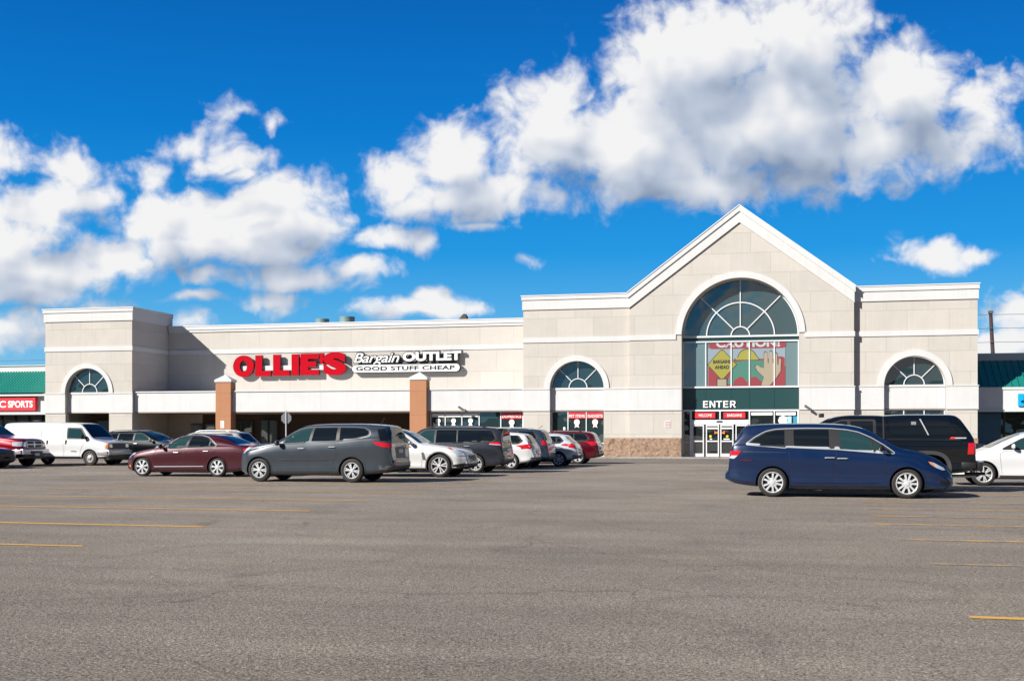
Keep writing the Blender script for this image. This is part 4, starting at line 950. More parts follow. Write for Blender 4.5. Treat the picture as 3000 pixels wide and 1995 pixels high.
def rounded(poly, r=.04, n=3):
    out = []; m = len(poly)
    for i in range(m):
        a = Vector(poly[i-1]); p = Vector(poly[i]); c = Vector(poly[(i+1) % m])
        u = (a-p); w = (c-p); k = min(r, u.length*.4, w.length*.4)
        s, e = p+u.normalized()*k, p+w.normalized()*k
        for j in range(n+1):
            t = j/n; q = s*(1-t)**2+p*2*t*(1-t)+e*t*t; out.append((q.x, q.y))
    return out
def grow(poly, d):
    """offset an outline outwards"""
    m = len(poly); ar = sum(poly[i][0]*poly[(i+1) % m][1]-poly[(i+1) % m][0]*poly[i][1] for i in range(m)); s = 1 if ar > 0 else -1
    out = []
    for i in range(m):
        a = Vector(poly[i-1]); p = Vector(poly[i]); c = Vector(poly[(i+1) % m])
        n1 = Vector((p.y-a.y, a.x-p.x)).normalized()*s; n2 = Vector((c.y-p.y, p.x-c.x)).normalized()*s; n_ = (n1+n2)
        k = max(.5, n_.length_squared/2); out.append(tuple(p+n_/n_.length*d/math.sqrt(k/ (1 if k < 1 else k)) if n_.length > 1e-6 else p))
    return out

RIM_CACHE = {}
def wheel_meshes(style, r, rr, w):
    key = (style, r, rr, w)
    if key in RIM_CACHE: return RIM_CACHE[key]
    t = MB()   # tyre, axis along y, outer face at y=0 going to +y
    t.lathe([(rr-.005, .012), (rr+.012, .0), (rr+.04, -.006), (r-.05, .0), (r-.018, .012), (r-.004, .03), (r, .06), (r, w-.05), (r-.02, w-.01), (rr, w)], 48, axis='Y', caps=False)
    # grooves in the tread are too fine to show; the sidewall rib is modelled
    t.lathe([(rr+.05, -.009), (rr+.055, -.004), (rr+.06, -.009)], 48, axis='Y', caps=False)
    ty = t.build('wheel', RUBBER, smooth=True, recalc=True, ang=50); me1 = ty.data; bpy.data.objects.remove(ty)
    m = MB(); m.mi = 0
    m.lathe([(rr, .03), (rr+.004, .006), (rr-.006, -.002), (rr-.02, .008), (rr-.024, .06), (rr-.03, .1)], 48, axis='Y', caps=False)
    def spoke(a, r0, r1, w0, w1, dep0=.012, dep1=.02, th=.022):
        c, s = math.cos(a), math.sin(a); vs = []
        for rad, ww, dy in ((r0, w0, dep0), ((r0+r1)/2, (w0+w1)/2*.92, dep0-.004), (r1, w1, dep1)):
            for sx in (-1, 1):
                for yy in (0, th): vs.append((c*rad-s*ww*sx*(1 if yy == 0 else 1.3), dy+yy, s*rad+c*ww*sx*(1 if yy == 0 else 1.3)))
        fs = []
        for k in (0, 4): fs += [(k, k+2, k+6, k+4), (k+1, k+5, k+7, k+3), (k, k+4, k+5, k+1), (k+2, k+3, k+7, k+6)]
        m.add(vs, fs+[(0, 1, 3, 2), (8, 10, 11, 9)])
    R1 = rr-.012
    if style == 'ten':
        for k in range(5):
            for s in (-1, 1): spoke(2*math.pi*k/5+s*.27+.3, .045, R1, .016, .023)
        for k in range(5): spoke(2*math.pi*(k+.5)/5+.3, .04, R1*.5, .02, .012)
    elif style == 'six':
        for k in range(6):
            for s in (-1, 1): spoke(2*math.pi*k/6+s*.15, .04, R1, .013, .017)
    elif style == 'seven':
        for k in range(7): spoke(2*math.pi*k/7, .04, R1*.62, .028, .02); spoke(2*math.pi*k/7-.1, R1*.5, R1, .012, .02); spoke(2*math.pi*k/7+.1, R1*.5, R1, .012, .02)
    elif style == 'fiveY':
        for k in range(5):
            for s in (-1, 1): spoke(2*math.pi*k/5+s*.2+.2, .04, R1, .014, .022)
    elif style == 'five':
        for k in range(5): spoke(2*math.pi*k/5+.2, .04, R1, .035, .05)
    if style == 'steel':
        m.lathe([(rr-.03, .03), (rr-.06, .05), (rr*.62, .035), (rr*.5, .01), (rr*.32, .0), (rr*.3, -.02), (.02, -.03)], 40, axis='Y')
        for k in range(8):
            a = k*math.pi/4; m.mi = 1; m.lathe([(.02, .026), (.001, .026)], 8, rr*.78*math.cos(a), 0, rr*.78*math.sin(a), 'Y'); m.mi = 0
    else:
        m.lathe([(.058, .03), (.056, .004), (.045, -.004), (.004, -.006)], 24, axis='Y')
        m.mi = 1
        m.lathe([(rr-.02, .085), (rr*.5, .08), (.02, .08)], 40, axis='Y')            # dark barrel
        m.mi = 2
        m.lathe([(rr*.6, .072), (rr*.58, .068), (rr*.3, .068), (.03, .06)], 32, axis='Y')  # brake disc
        m.mi = 1
        for k in range(5):
            a = 2*math.pi*k/5+.1; m.lathe([(.008, -.003), (.001, -.0035)], 8, .034*math.cos(a), 0, .034*math.sin(a), 'Y')
    o = m.build('rim', [ALLOY if style != 'steel' else mat('steel_wheel', (.42, .41, .40), .45, .6), BLACK, mat('brake_disc', (.04, .04, .04), .4, .5)], smooth=True, recalc=True, ang=30); me2 = o.data; bpy.data.objects.remove(o)
    RIM_CACHE[key] = (me1, me2); return me1, me2

def make_car(name, sp, label, cat, pos, nose, body_mat, group='cars parked in the lot'):
    b = Body(sp); L = b.L
    root = empty(name, (0, 0, 0)); tag(root, label, cat, group)
    # shell with wheel arches cut out
    mb = MB(); mb.add(b.vs, b.fs); shell = mb.build('body', body_mat, None, recalc=True)
    ra = sp['arch']; wz = sp['r']
    cut = MB()
    for wx in sp['wx']:
        for s in (-1, 1):
            y0, y1 = (-1.4, -.52) if s < 0 else (.52, 1.4)
            n = 40; vs = []
            fl = sp.get('square_arch', 0)
            for y in (y0, y1):
                for k in range(n):
                    a = 2*math.pi*k/n; c_, s_ = math.cos(a), math.sin(a)
                    if fl: 
                        e_ = 2/3.2; c_ = math.copysign(abs(c_)**e_, c_); s_ = math.copysign(abs(s_)**e_, s_)
                    vs.append((wx+ra*c_, y, wz-.0+ra*s_*(1 if s_ > 0 else 1.0)))
            cut.add(vs, [tuple(range(n)), tuple(range(n, 2*n))[::-1]]+[(k, n+k, n+(k+1) % n, (k+1) % n) for k in range(n)])
    co = cut.build('cutter', BLACK, None, recalc=True)
    md = shell.modifiers.new('b', 'BOOLEAN'); md.operation = 'DIFFERENCE'; md.solver = 'EXACT'; md.object = co
    bpy.context.view_layer.update()
    me = bpy.data.meshes.new_from_object(shell.evaluated_get(bpy.context.evaluated_depsgraph_get()))
    bpy.data.objects.remove(shell); bpy.data.objects.remove(co)
    me.materials.clear(); me.materials.append(body_mat); me.materials.append(BLACK)
    for p in me.polygons:
        mi = 0; c = p.center
        for wx in sp['wx']:
            nr = Vector((wx-c.x, 0, wz-c.z))
            if abs(c.x-wx) < ra+.03 and c.z < wz+ra+.02 and (abs(abs(c.y)-.52) < .02 and abs(p.normal.y) > .9 or (p.normal.y**2 < .02 and nr.length > .01 and nr.normalized().dot(p.normal) > .55 and .5 < abs(c.y))):
                mi = 1
        if c.z < interp(sp['bot'], c.x)+.012 and p.normal.z < -.8: mi = 1
        p.material_index = mi
    me.polygons.foreach_set('use_smooth', [True]*len(me.polygons)); me.set_sharp_from_angle(angle=R(38))
    body = link_mesh('body', me, root)
    def part(pname, poly, m, d='N', off=.006, parent=None, step=.08, lab=None, smooth=True):
        o = None
        for dd in ((d, 'S') if d == 'N' else (d,)):
            vs, fs = b.patch(poly, dd, off, step)
            q = MB(); q.add(vs, fs); o = q.build(pname, m, parent[dd] if isinstance(parent, dict) else (parent or root), local=True, recalc=False)
            dirv = {'N': Vector((0, -1, 0)), 'S': Vector((0, 1, 0)), 'F': Vector((-1, 0, 0)), 'B': Vector((1, 0, 0)), 'T': Vector((0, 0, 1))}[dd]
            mee = o.data
            if sum(p.normal.dot(dirv)*p.area for p in mee.polygons) < 0: mee.flip_normals()
            if smooth: mee.polygons.foreach_set('use_smooth', [True]*len(mee.polygons))
            if lab: o['label'] = lab
            if isinstance(parent_out, dict): parent_out[dd] = o
        return o
    parent_out = None
    # greenhouse surround and panes
    if 'surround' in sp:
        s_ = rounded(sp['surround'], .05)
        part('window_trim', grow(s_, .018), sp.get('trim', BLACK), off=.003)
        part('window_surround', s_, BLACK, off=.006)
    for w_, gm in sp.get('windows', []): part('window', rounded(w_, .035), gm, off=.010, step=.1)
    # windscreen and rear window drawn on the upper surface
    for nm, xa, xb, k0, k1, gm in sp.get('top_glass', []):
        # k: side inset from the roof edge at either end
        ya, yb = k0, k1
        poly = [(xa, -ya), (xb, -yb), (xb, yb), (xa, ya)]
        part(nm, rounded(poly, .08), gm, 'T', .006, step=.09)
    # doors: dark gap below, painted skin above
    for dpoly in sp.get('doors', []):
        part('door_gap', dpoly, BLACK, off=.002)
        parent_out = {}
        part('door', rounded(grow(dpoly, -.010), .03), sp.get('door_mat', body_mat), off=.0045, step=.06)
        doors = parent_out; parent_out = None
        hx, hz = sp['handles'][sp['doors'].index(dpoly)] if sp['doors'].index(dpoly) < len(sp.get('handles', [])) else (None, None)
        if hx is not None:
            for dd, sgn in (('N', -1), ('S', 1)):
                loc, no = b.hit(hx, hz, dd); y = loc.y
                q = MB()
                if sp.get('vhandle'): q.box(hx-.035, hx+.035, min(y, y+sgn*.03), max(y, y+sgn*.03), hz-.1, hz+.1, .01)
                else:
                    q.tube([(hx-.115, y+sgn*.012, hz), (hx-.09, y+sgn*.04, hz+.004), (hx+.09, y+sgn*.04, hz+.004), (hx+.115, y+sgn*.012, hz)], .013, 8)
                q.build('handle', sp.get('handle_mat', CHROME), doors[dd], local=True, smooth=True)
    for nm, poly, m_, d_, off_ in sp.get('extra', []): part(nm, poly, m_, d_, off_, step=.05)
    if sp.get('sill'):
        z0, z1, m_ = sp['sill']; a, c = sp['wx'][0]+ra+.02, sp['wx'][1]-ra-.02
        part('sill_panel', [(a, z0), (c, z0), (c, z1), (a, z1)], m_, off=.012)
    if not sp.get('cladding'): sp['cladding'] = .028; sp['clad_mat'] = body_mat; sp['_lip'] = True
    if sp.get('cladding'):
        for wx in sp['wx']:
            w_ = sp['cladding']
            n = 24; o_ = []; i_ = []
            a0, a1 = -18, 198
            def pt(rad, a):
                c_, s_ = math.cos(R(a)), math.sin(R(a))
                if sp.get('square_arch'): e_ = 2/3.2; c_ = math.copysign(abs(c_)**e_, c_); s_ = math.copysign(abs(s_)**e_, s_)
                return (wx+rad*c_, wz+rad*s_)
            o_ = [pt(ra+w_, a0+(a1-a0)*k/n) for k in range(n+1)]; i_ = [pt(ra-.004, a1-(a1-a0)*k/n) for k in range(n+1)]
            part('arch_lip' if sp.get('_lip') else 'arch_cladding', [p for p in o_+i_], sp.get('clad_mat', GREYTRIM), off=.012, step=.05)
    # wheels
    hwf = interp(sp['plan'], sp['wx'][0])
    m1, m2 = wheel_meshes(sp['rim'], sp['r'], sp['rr'], .22)
    for wx in sp['wx']:
        for s in (-1, 1):
            w_ = link_mesh('wheel', m1, root); rm = link_mesh('rim', m2, w_)
            yy = interp(sp['plan'], wx)-.035
            w_.location = (wx, s*yy, sp['r']); w_.rotation_euler = (random.uniform(0, 6), 0, 0) if False else (0, 0, 0)
            if s > 0: w_.rotation_euler = (0, 0, math.pi)
            w_.rotation_euler.rotate_axis('Y', random.uniform(0, 6))
    # wheel housings
    q = MB()
    for wx in sp['wx']:
        for s in (-1, 1):
            q.box(wx-ra*.9, wx+ra*.9, s*.50 if s > 0 else -.53, s*.50+.03 if s > 0 else -.50, wz-.02, wz+ra*.8)
    q.box(sp['wx'][0]-.1, sp['wx'][1]+.1, -.5, .5, interp(sp['bot'], L/2)-.03, interp(sp['bot'], L/2)+.02)
    q.tube([(sp['wx'][1], -.7, wz), (sp['wx'][1], .7, wz)], .05, 8); q.tube([(sp['wx'][0], -.7, wz), (sp['wx'][0], .7, wz)], .04, 8)
    q.build('underbody', BLACK, root, local=True)
    # mirrors
    if 'mirror' in sp:
        mx, mz = sp['mirror']
        for s in (-1, 1):
            loc, no = b.hit(mx, mz, 'N' if s < 0 else 'S'); y = loc.y
            bm = bmesh.new(); bmesh.ops.create_uvsphere(bm, u_segments=16, v_segments=10, radius=1)
            msz = sp.get('mirror_size', (.075, .12, .085))
            for v in bm.verts:
                v.co = Vector((v.co.x*msz[0]*(1.0 if v.co.x < 0 else .45), v.co.y*msz[1], v.co.z*msz[2]*(1 if v.co.z > 0 else .8)))+Vector((mx, y+s*(msz[1]+.05), mz+.045))
            bm.verts.index_update(); q = MB(); q.add([v.co[:] for v in bm.verts], [[v.index for v in f.verts] for f in bm.faces]); bm.free()
            q.tube([(mx+.02, y-.02*s, mz), (mx+.01, y+s*.09, mz+.01)], .022, 8)
            q.build('mirror', sp.get('mirror_mat', body_mat), root, local=True, smooth=True)
    for nm, fn, m_ in sp.get('solids', []):
        q = MB(); fn(q, b); q.build(nm, m_, root, local=True, smooth=True, ang=30)
    X, Y = pos
    root.location = (X, Y, 0)
    if nose == 'R': root.rotation_euler = (0, 0, math.pi)
    return root

def flip(L, pts): return [(L-x, z) for x, z in pts]
def arcpts(cx, cz, r, a0, a1, n=8): return [(cx+r*math.cos(R(a0+(a1-a0)*k/n)), cz+r*math.sin(R(a0+(a1-a0)*k/n))) for k in range(n+1)]
def roof_rails(x0, x1, zc, yy, m=None):
    def fn(q, b):
        for s in (-1, 1):
            pts = []
            for k in range(9):
                x = x0+(x1-x0)*k/8; loc, no = b.hit(x, s*yy, 'T'); pts.append((x, s*yy, loc.z+(.05 if 0 < k < 8 else .0)))
            q.tube(pts, .016, 8)
    return ('roof_rail', fn, m or BLACK)
def plan_std(L, w, nose=.80, tail=.86): return [(0, w*nose), (.12, w*(nose+.09)), (.35, w*.96), (.8, w*.99), (1.6, w), (L-1.6, w), (L-.7, w*.985), (L-.3, w*.96), (L-.1, w*(tail+.06)), (L, w*tail)]

# ---- dark blue minivan (rear at the left in the picture, nose right)
def od(p): return [(5.16-(x-225)/358, (935-z)/343) for x, z in p]
mv = dict(L=5.16, r=.345, rr=.245, arch=.395, rim='ten', wx=(1.03, 4.06), tumble=.30, bulge=.6,
  top=sorted(od([(2070, 760), (2062, 725), (2040, 690), (2000, 655), (1950, 622), (1880, 590), (1800, 563), (1720, 548), (1655, 535), (1600, 505), (1450, 420), (1380, 385), (1300, 362), (1200, 348), (1100, 342), (900, 337), (650, 340), (480, 346), (400, 354), (365, 380), (330, 440), (290, 505), (262, 560), (252, 640), (248, 700), (225, 735)])),
  belt=sorted(od([(2070, 800), (1900, 680), (1620, 592), (1400, 570), (1100, 550), (720, 535), (400, 515), (225, 520)])),
  bot=[(0, .30), (.2, .23), (.9, .2), (1.6, .2), (3.6, .2), (4.4, .24), (4.9, .3), (5.16, .4)],
  plan=[(0, .62), (.06, .72), (.16, .83), (.35, .92), (.6, .965), (1.1, .99), (1.8, 1.0), (3.8, 1.0), (4.5, .985), (4.85, .95), (5.05, .88), (5.16, .80)],
  surround=od([(395, 508), (470, 452), (560, 405), (640, 388), (720, 384), (900, 380), (1090, 382), (1220, 392), (1320, 412), (1420, 455), (1530, 520), (1610, 578), (1480, 572), (1150, 545), (740, 528), (722, 534)]), trim=CHROME,
  windows=[(od([(418, 505), (480, 460), (560, 417), (640, 398), (716, 394), (716, 528)]), CARGLASS), (od([(790, 392), (1078, 390), (1082, 532), (795, 522)]), CARGLASS), (od([(1158, 396), (1240, 402), (1330, 428), (1428, 480), (1428, 564), (1178, 545)]), CARGLASS_T), (od([(1445, 492), (1500, 522), (1580, 572), (1445, 566)]), CARGLASS_T)],
  top_glass=[('windscreen', 1.22, 2.0, .72, .60, CARGLASS_T), ('rear_window', 4.72, 4.99, .62, .66, CARGLASS)],
  doors=[od([(748, 536), (1136, 552), (1138, 845), (790, 848), (778, 760), (765, 690)]), od([(1142, 552), (1440, 572), (1530, 585), (1540, 700), (1535, 850), (1142, 846)])],
  handles=[od([(1090, 615)])[0], od([(1192, 620)])[0]], mirror=(1.62, 1.12), mirror_mat=BLACK, sill=(.2, .27, GREYTRIM))
mv['extra'] = [('headlight', od([(1872, 642), (1915, 652), (1990, 690), (2008, 708), (1985, 712), (1930, 690), (1890, 665)]), LAMPGLASS, 'N', .01),
  ('turn_signal', od([(1870, 642), (1908, 655), (1928, 682), (1895, 668)]), AMBER, 'N', .014),
  ('tail_lamp', od([(262, 560), (358, 564), (335, 595), (262, 598)]), TAILRED, 'N', .012), ('tail_lamp_clear', od([(258, 600), (330, 598), (300, 625), (258, 622)]), LAMPGLASS, 'N', .012),
  ('tail_lamp', [(-.80, .98), (-.45, .98), (-.5, 1.08), (-.80, 1.08)], TAILRED, 'B', .01), ('tail_lamp', [(.80, .98), (.45, .98), (.5, 1.08), (.80, 1.08)], TAILRED, 'B', .01),
  ('slide_rail', od([(372, 563), (730, 571), (730, 577), (372, 572)]), BLACK, 'N', .006), ('marker_lamp', od([(350, 632), (445, 634), (445, 640), (350, 638)]), mat('marker_dark_red', (.12, .01, .015), .3), 'N', .008),
  ('fog_recess', od([(1975, 790), (2045, 800), (2040, 825), (1970, 818)]), BLACK, 'N', .008),
  ('grille', [(-.5, .55), (.5, .55), (.55, .7), (-.55, .7)], BLACK, 'F', .01), ('number_plate', [(-.26, .78), (.26, .78), (.26, .92), (-.26, .92)], PLATE, 'B', .01)]
def crease(q, b):
    for s, d in ((-1, 'N'), (1, 'S')):
        pts = []
        for k in range(15):
            x = 1.62+2.0*k/14; loc, no = b.hit(x, .36, d); pts.append((x, loc.y+s*.008, .36))
        q.tube(pts, [.004]+[.022]*13+[.004], 6)
paint_blue = paint('metallic_navy_paint', (.0016, .013, .053), .05, .3)
mv['solids'] = [('sill_crease', crease, paint_blue)]
make_car('minivan', mv, 'dark blue minivan nearest the camera on the right, its nose to the right', 'minivan', (2.42+1.03, 29.48), 'R', paint_blue)

# ---- grey three-row crossover, nose left
def tr(p): return [((x-105)/387, (890-z)/420) for x, z in p]
cx_ = dict(L=5.08, r=.37, rr=.245, arch=.425, rim='six', wx=(.72, 3.80), tumble=.40, bulge=.7,
  top=tr([(100, 620), (105, 570), (120, 510), (150, 465), (200, 430), (270, 408), (400, 395), (500, 388), (560, 378), (640, 335), (740, 262), (830, 205), (900, 172), (980, 152), (1100, 142), (1300, 136), (1500, 136), (1700, 140), (1830, 148), (1930, 158), (1975, 168), (1992, 205), (2020, 270), (2040, 340), (2050, 400), (2056, 520), (2070, 600)]),
  belt=tr([(100, 520), (300, 470), (600, 405), (1050, 385), (1400, 362), (1700, 330), (1900, 320), (2070, 400)]),
  bot=[(0, .30), (.2, .24), (1.2, .22), (3.9, .24), (4.5, .27), (4.9, .33), (5.08, .42)],
  plan=plan_std(5.08, 1.0, .70, .84),
  surround=tr([(675, 392), (720, 312), (800, 252), (900, 203), (1000, 184), (1150, 178), (1400, 176), (1600, 180), (1720, 190), (1785, 225), (1795, 268), (1775, 292), (1600, 335), (1420, 356), (1050, 378)]), trim=mat('satin_trim', (.16, .18, .2), .35, .6),
  windows=[(tr([(700, 385), (745, 312), (810, 262), (900, 213), (1000, 194), (1045, 192), (1018, 375)]), CARGLASS_T), (tr([(1078, 190), (1368, 186), (1368, 350), (1055, 370)]), CARGLASS), (tr([(1408, 186), (1600, 190), (1715, 200), (1770, 232), (1778, 262), (1755, 284), (1600, 322), (1415, 348)]), CARGLASS)],
  top_glass=[('windscreen', 1.30, 2.06, .78, .64, CARGLASS_T)],
  doors=[tr([(572, 410), (1010, 388), (1026, 770), (595, 772), (588, 640), (560, 560)]), tr([(1016, 388), (1400, 362), (1430, 420), (1370, 560), (1332, 690), (1325, 770), (1032, 770)])],
  handles=[tr([(940, 455)])[0], tr([(1335, 434)])[0]], mirror=(1.42, 1.16), mirror_size=(.1, .11, .10), sill=(.23, .33, mat('grey_sill', (.05, .055, .06), .45)))
pg = paint('metallic_grey_paint', (.034, .043, .054), .15, .3)
cx_['extra'] = [('headlight', tr([(150, 505), (200, 460), (285, 415), (292, 428), (250, 470), (180, 515), (150, 525)]), LAMPGLASS, 'N', .012), ('turn_signal', tr([(250, 432), (290, 412), (288, 425), (255, 452)]), TAILRED, 'N', .016),
  ('tail_lamp', tr([(1835, 362), (1990, 378), (2050, 420), (2050, 440), (1960, 432), (1880, 402)]), TAILRED, 'N', .012),
  ('tail_lamp', [(-.9, 1.04), (-.55, 1.06), (-.45, 1.16), (-.9, 1.2)], TAILRED, 'B', .012), ('tail_lamp', [(.9, 1.04), (.55, 1.06), (.45, 1.16), (.9, 1.2)], TAILRED, 'B', .012),
  ('rear_window', rounded([(-.76, 1.22), (.76, 1.22), (.64, 1.70), (-.64, 1.70)], .06), CARGLASS, 'B', .008),
  ('rear_side_glass', tr([(1880, 205), (1965, 200), (2005, 300), (2025, 345), (1930, 350), (1900, 280)]), CARGLASS, 'N', .01),
  ('number_plate', [(-.2, .9), (.22, .9), (.22, 1.02), (-.2, 1.02)], PLATE, 'B', .012), ('plate_recess', [(-.42, .74), (.42, .74), (.46, 1.08), (-.46, 1.08)], mat('dark_recess', (.02, .022, .025), .4), 'B', .006),
  ('rear_bumper_trim', [(-.95, .40), (.95, .40), (.95, .52), (-.95, .52)], GREYTRIM, 'B', .01), ('reflector', [(-.85, .56), (-.55, .56), (-.55, .6), (-.85, .6)], TAILRED, 'B', .014), ('reflector', [(.85, .56), (.55, .56), (.55, .6), (.85, .6)], TAILRED, 'B', .014),
  ('grille', [(-.5, .6), (.5, .6), (.55, .85), (-.55, .85)], BLACK, 'F', .01)]
def crease2(q, b):
    for s, d in ((-1, 'N'), (1, 'S')):
        pts = []
        for k in range(13):
            x = 1.35+1.75*k/12; loc, no = b.hit(x, .69, d); pts.append((x, loc.y+s*.004, .69))
        q.tube(pts, [.003]+[.02]*11+[.003], 6)
        pts = []
        for k in range(13):
            x = 1.28+2.0*k/12; loc, no = b.hit(x, .455, d); pts.append((x, loc.y+s*.002, .455))
        q.tube(pts, .012, 6)
cx_['solids'] = [('door_crease', crease2, pg), ('aerial', lambda q, b: q.tube([(4.42, -.1, 1.78), (4.56, -.1, 1.98)], .008, 6), BLACK)]
make_car('crossover', cx_, 'metallic grey three row crossover with its nose to the left beside the burgundy sedan', 'crossover', (-16.36-.72, 34.75), 'L', pg)

# ---- burgundy saloon, nose left
def sdn(p): return [((x-105)/417, (1070-z)/460) for x, z in p]
sa = dict(L=4.95, r=.335, rr=.245, arch=.375, rim='seven', wx=(.70, 3.60), tumble=.50, bulge=.6,
  top=sdn([(105, 850), (108, 790), (130, 745), (170, 715), (240, 688), (340, 660), (450, 635), (560, 615), (650, 590), (700, 568), (800, 500), (900, 445), (1000, 410), (1100, 396), (1250, 390), (1400, 394), (1520, 408), (1640, 440), (1760, 490), (1850, 538), (1910, 556), (2000, 560), (2080, 566), (2120, 580), (2150, 640), (2169, 720)]),
  belt=sdn([(105, 800), (300, 700), (650, 640), (900, 618), (1150, 600), (1500, 590), (1800, 588), (2169, 640)]),
  bot=[(0, .22), (.3, .17), (1, .16), (3.9, .17), (4.6, .24), (4.95, .34)],
  plan=plan_std(4.95, .925, .68, .80),
  surround=sdn([(760, 618), (790, 560), (860, 500), (950, 446), (1050, 420), (1180, 412), (1330, 416), (1430, 444), (1520, 505), (1590, 570), (1560, 590), (1480, 594), (1150, 604), (900, 622)]), trim=CHROME,
  windows=[(sdn([(800, 612), (830, 555), (890, 500), (970, 450), (1060, 428), (1140, 424), (1080, 605), (900, 618)]), CARGLASS_T), (sdn([(1170, 424), (1330, 426), (1420, 455), (1468, 492), (1462, 586), (1130, 600)]), CARGLASS), (sdn([(1490, 510), (1570, 572), (1490, 584)]), CARGLASS)],
  top_glass=[('windscreen', 1.36, 2.12, .68, .53, CARGLASS_T), ('rear_window', 3.52, 4.2, .50, .62, CARGLASS)],
  doors=[sdn([(592, 650), (800, 628), (1068, 612), (1072, 975), (590, 978), (584, 850), (560, 780)]), sdn([(1076, 612), (1540, 600), (1560, 640), (1470, 700), (1420, 820), (1405, 975), (1076, 975)])],
  handles=[sdn([(965, 684)])[0], sdn([(1440, 662)])[0]], mirror=(1.52, 1.0), mirror_mat=BLACK)
pb = paint('burgundy_paint', (.050, .004, .010), .15, .28)
sa['extra'] = [('headlight', sdn([(135, 770), (160, 735), (230, 700), (300, 690), (280, 715), (210, 745), (150, 785)]), LAMPGLASS, 'N', .012), ('turn_signal', sdn([(140, 890), (195, 885), (210, 925), (165, 915)]), AMBER, 'N', .012),
  ('tail_lamp', sdn([(2010, 620), (2100, 600), (2140, 700), (2060, 720)]), TAILRED, 'N', .012), ('side_chrome_strip', sdn([(605, 905), (1395, 896), (1395, 906), (605, 917)]), CHROME, 'N', .016),
  ('tail_lamp', [(-.8, .86), (.8, .86), (.8, .95), (-.8, .95)], TAILRED, 'B', .01), ('grille', [(-.4, .5), (.4, .5), (.42, .72), (-.42, .72)], CHROME, 'F', .01)]
make_car('sedan', sa, 'burgundy four door sedan with chrome side strip parked left of the grey crossover', 'car', (-22.45-.70, 38.02), 'L', pb)

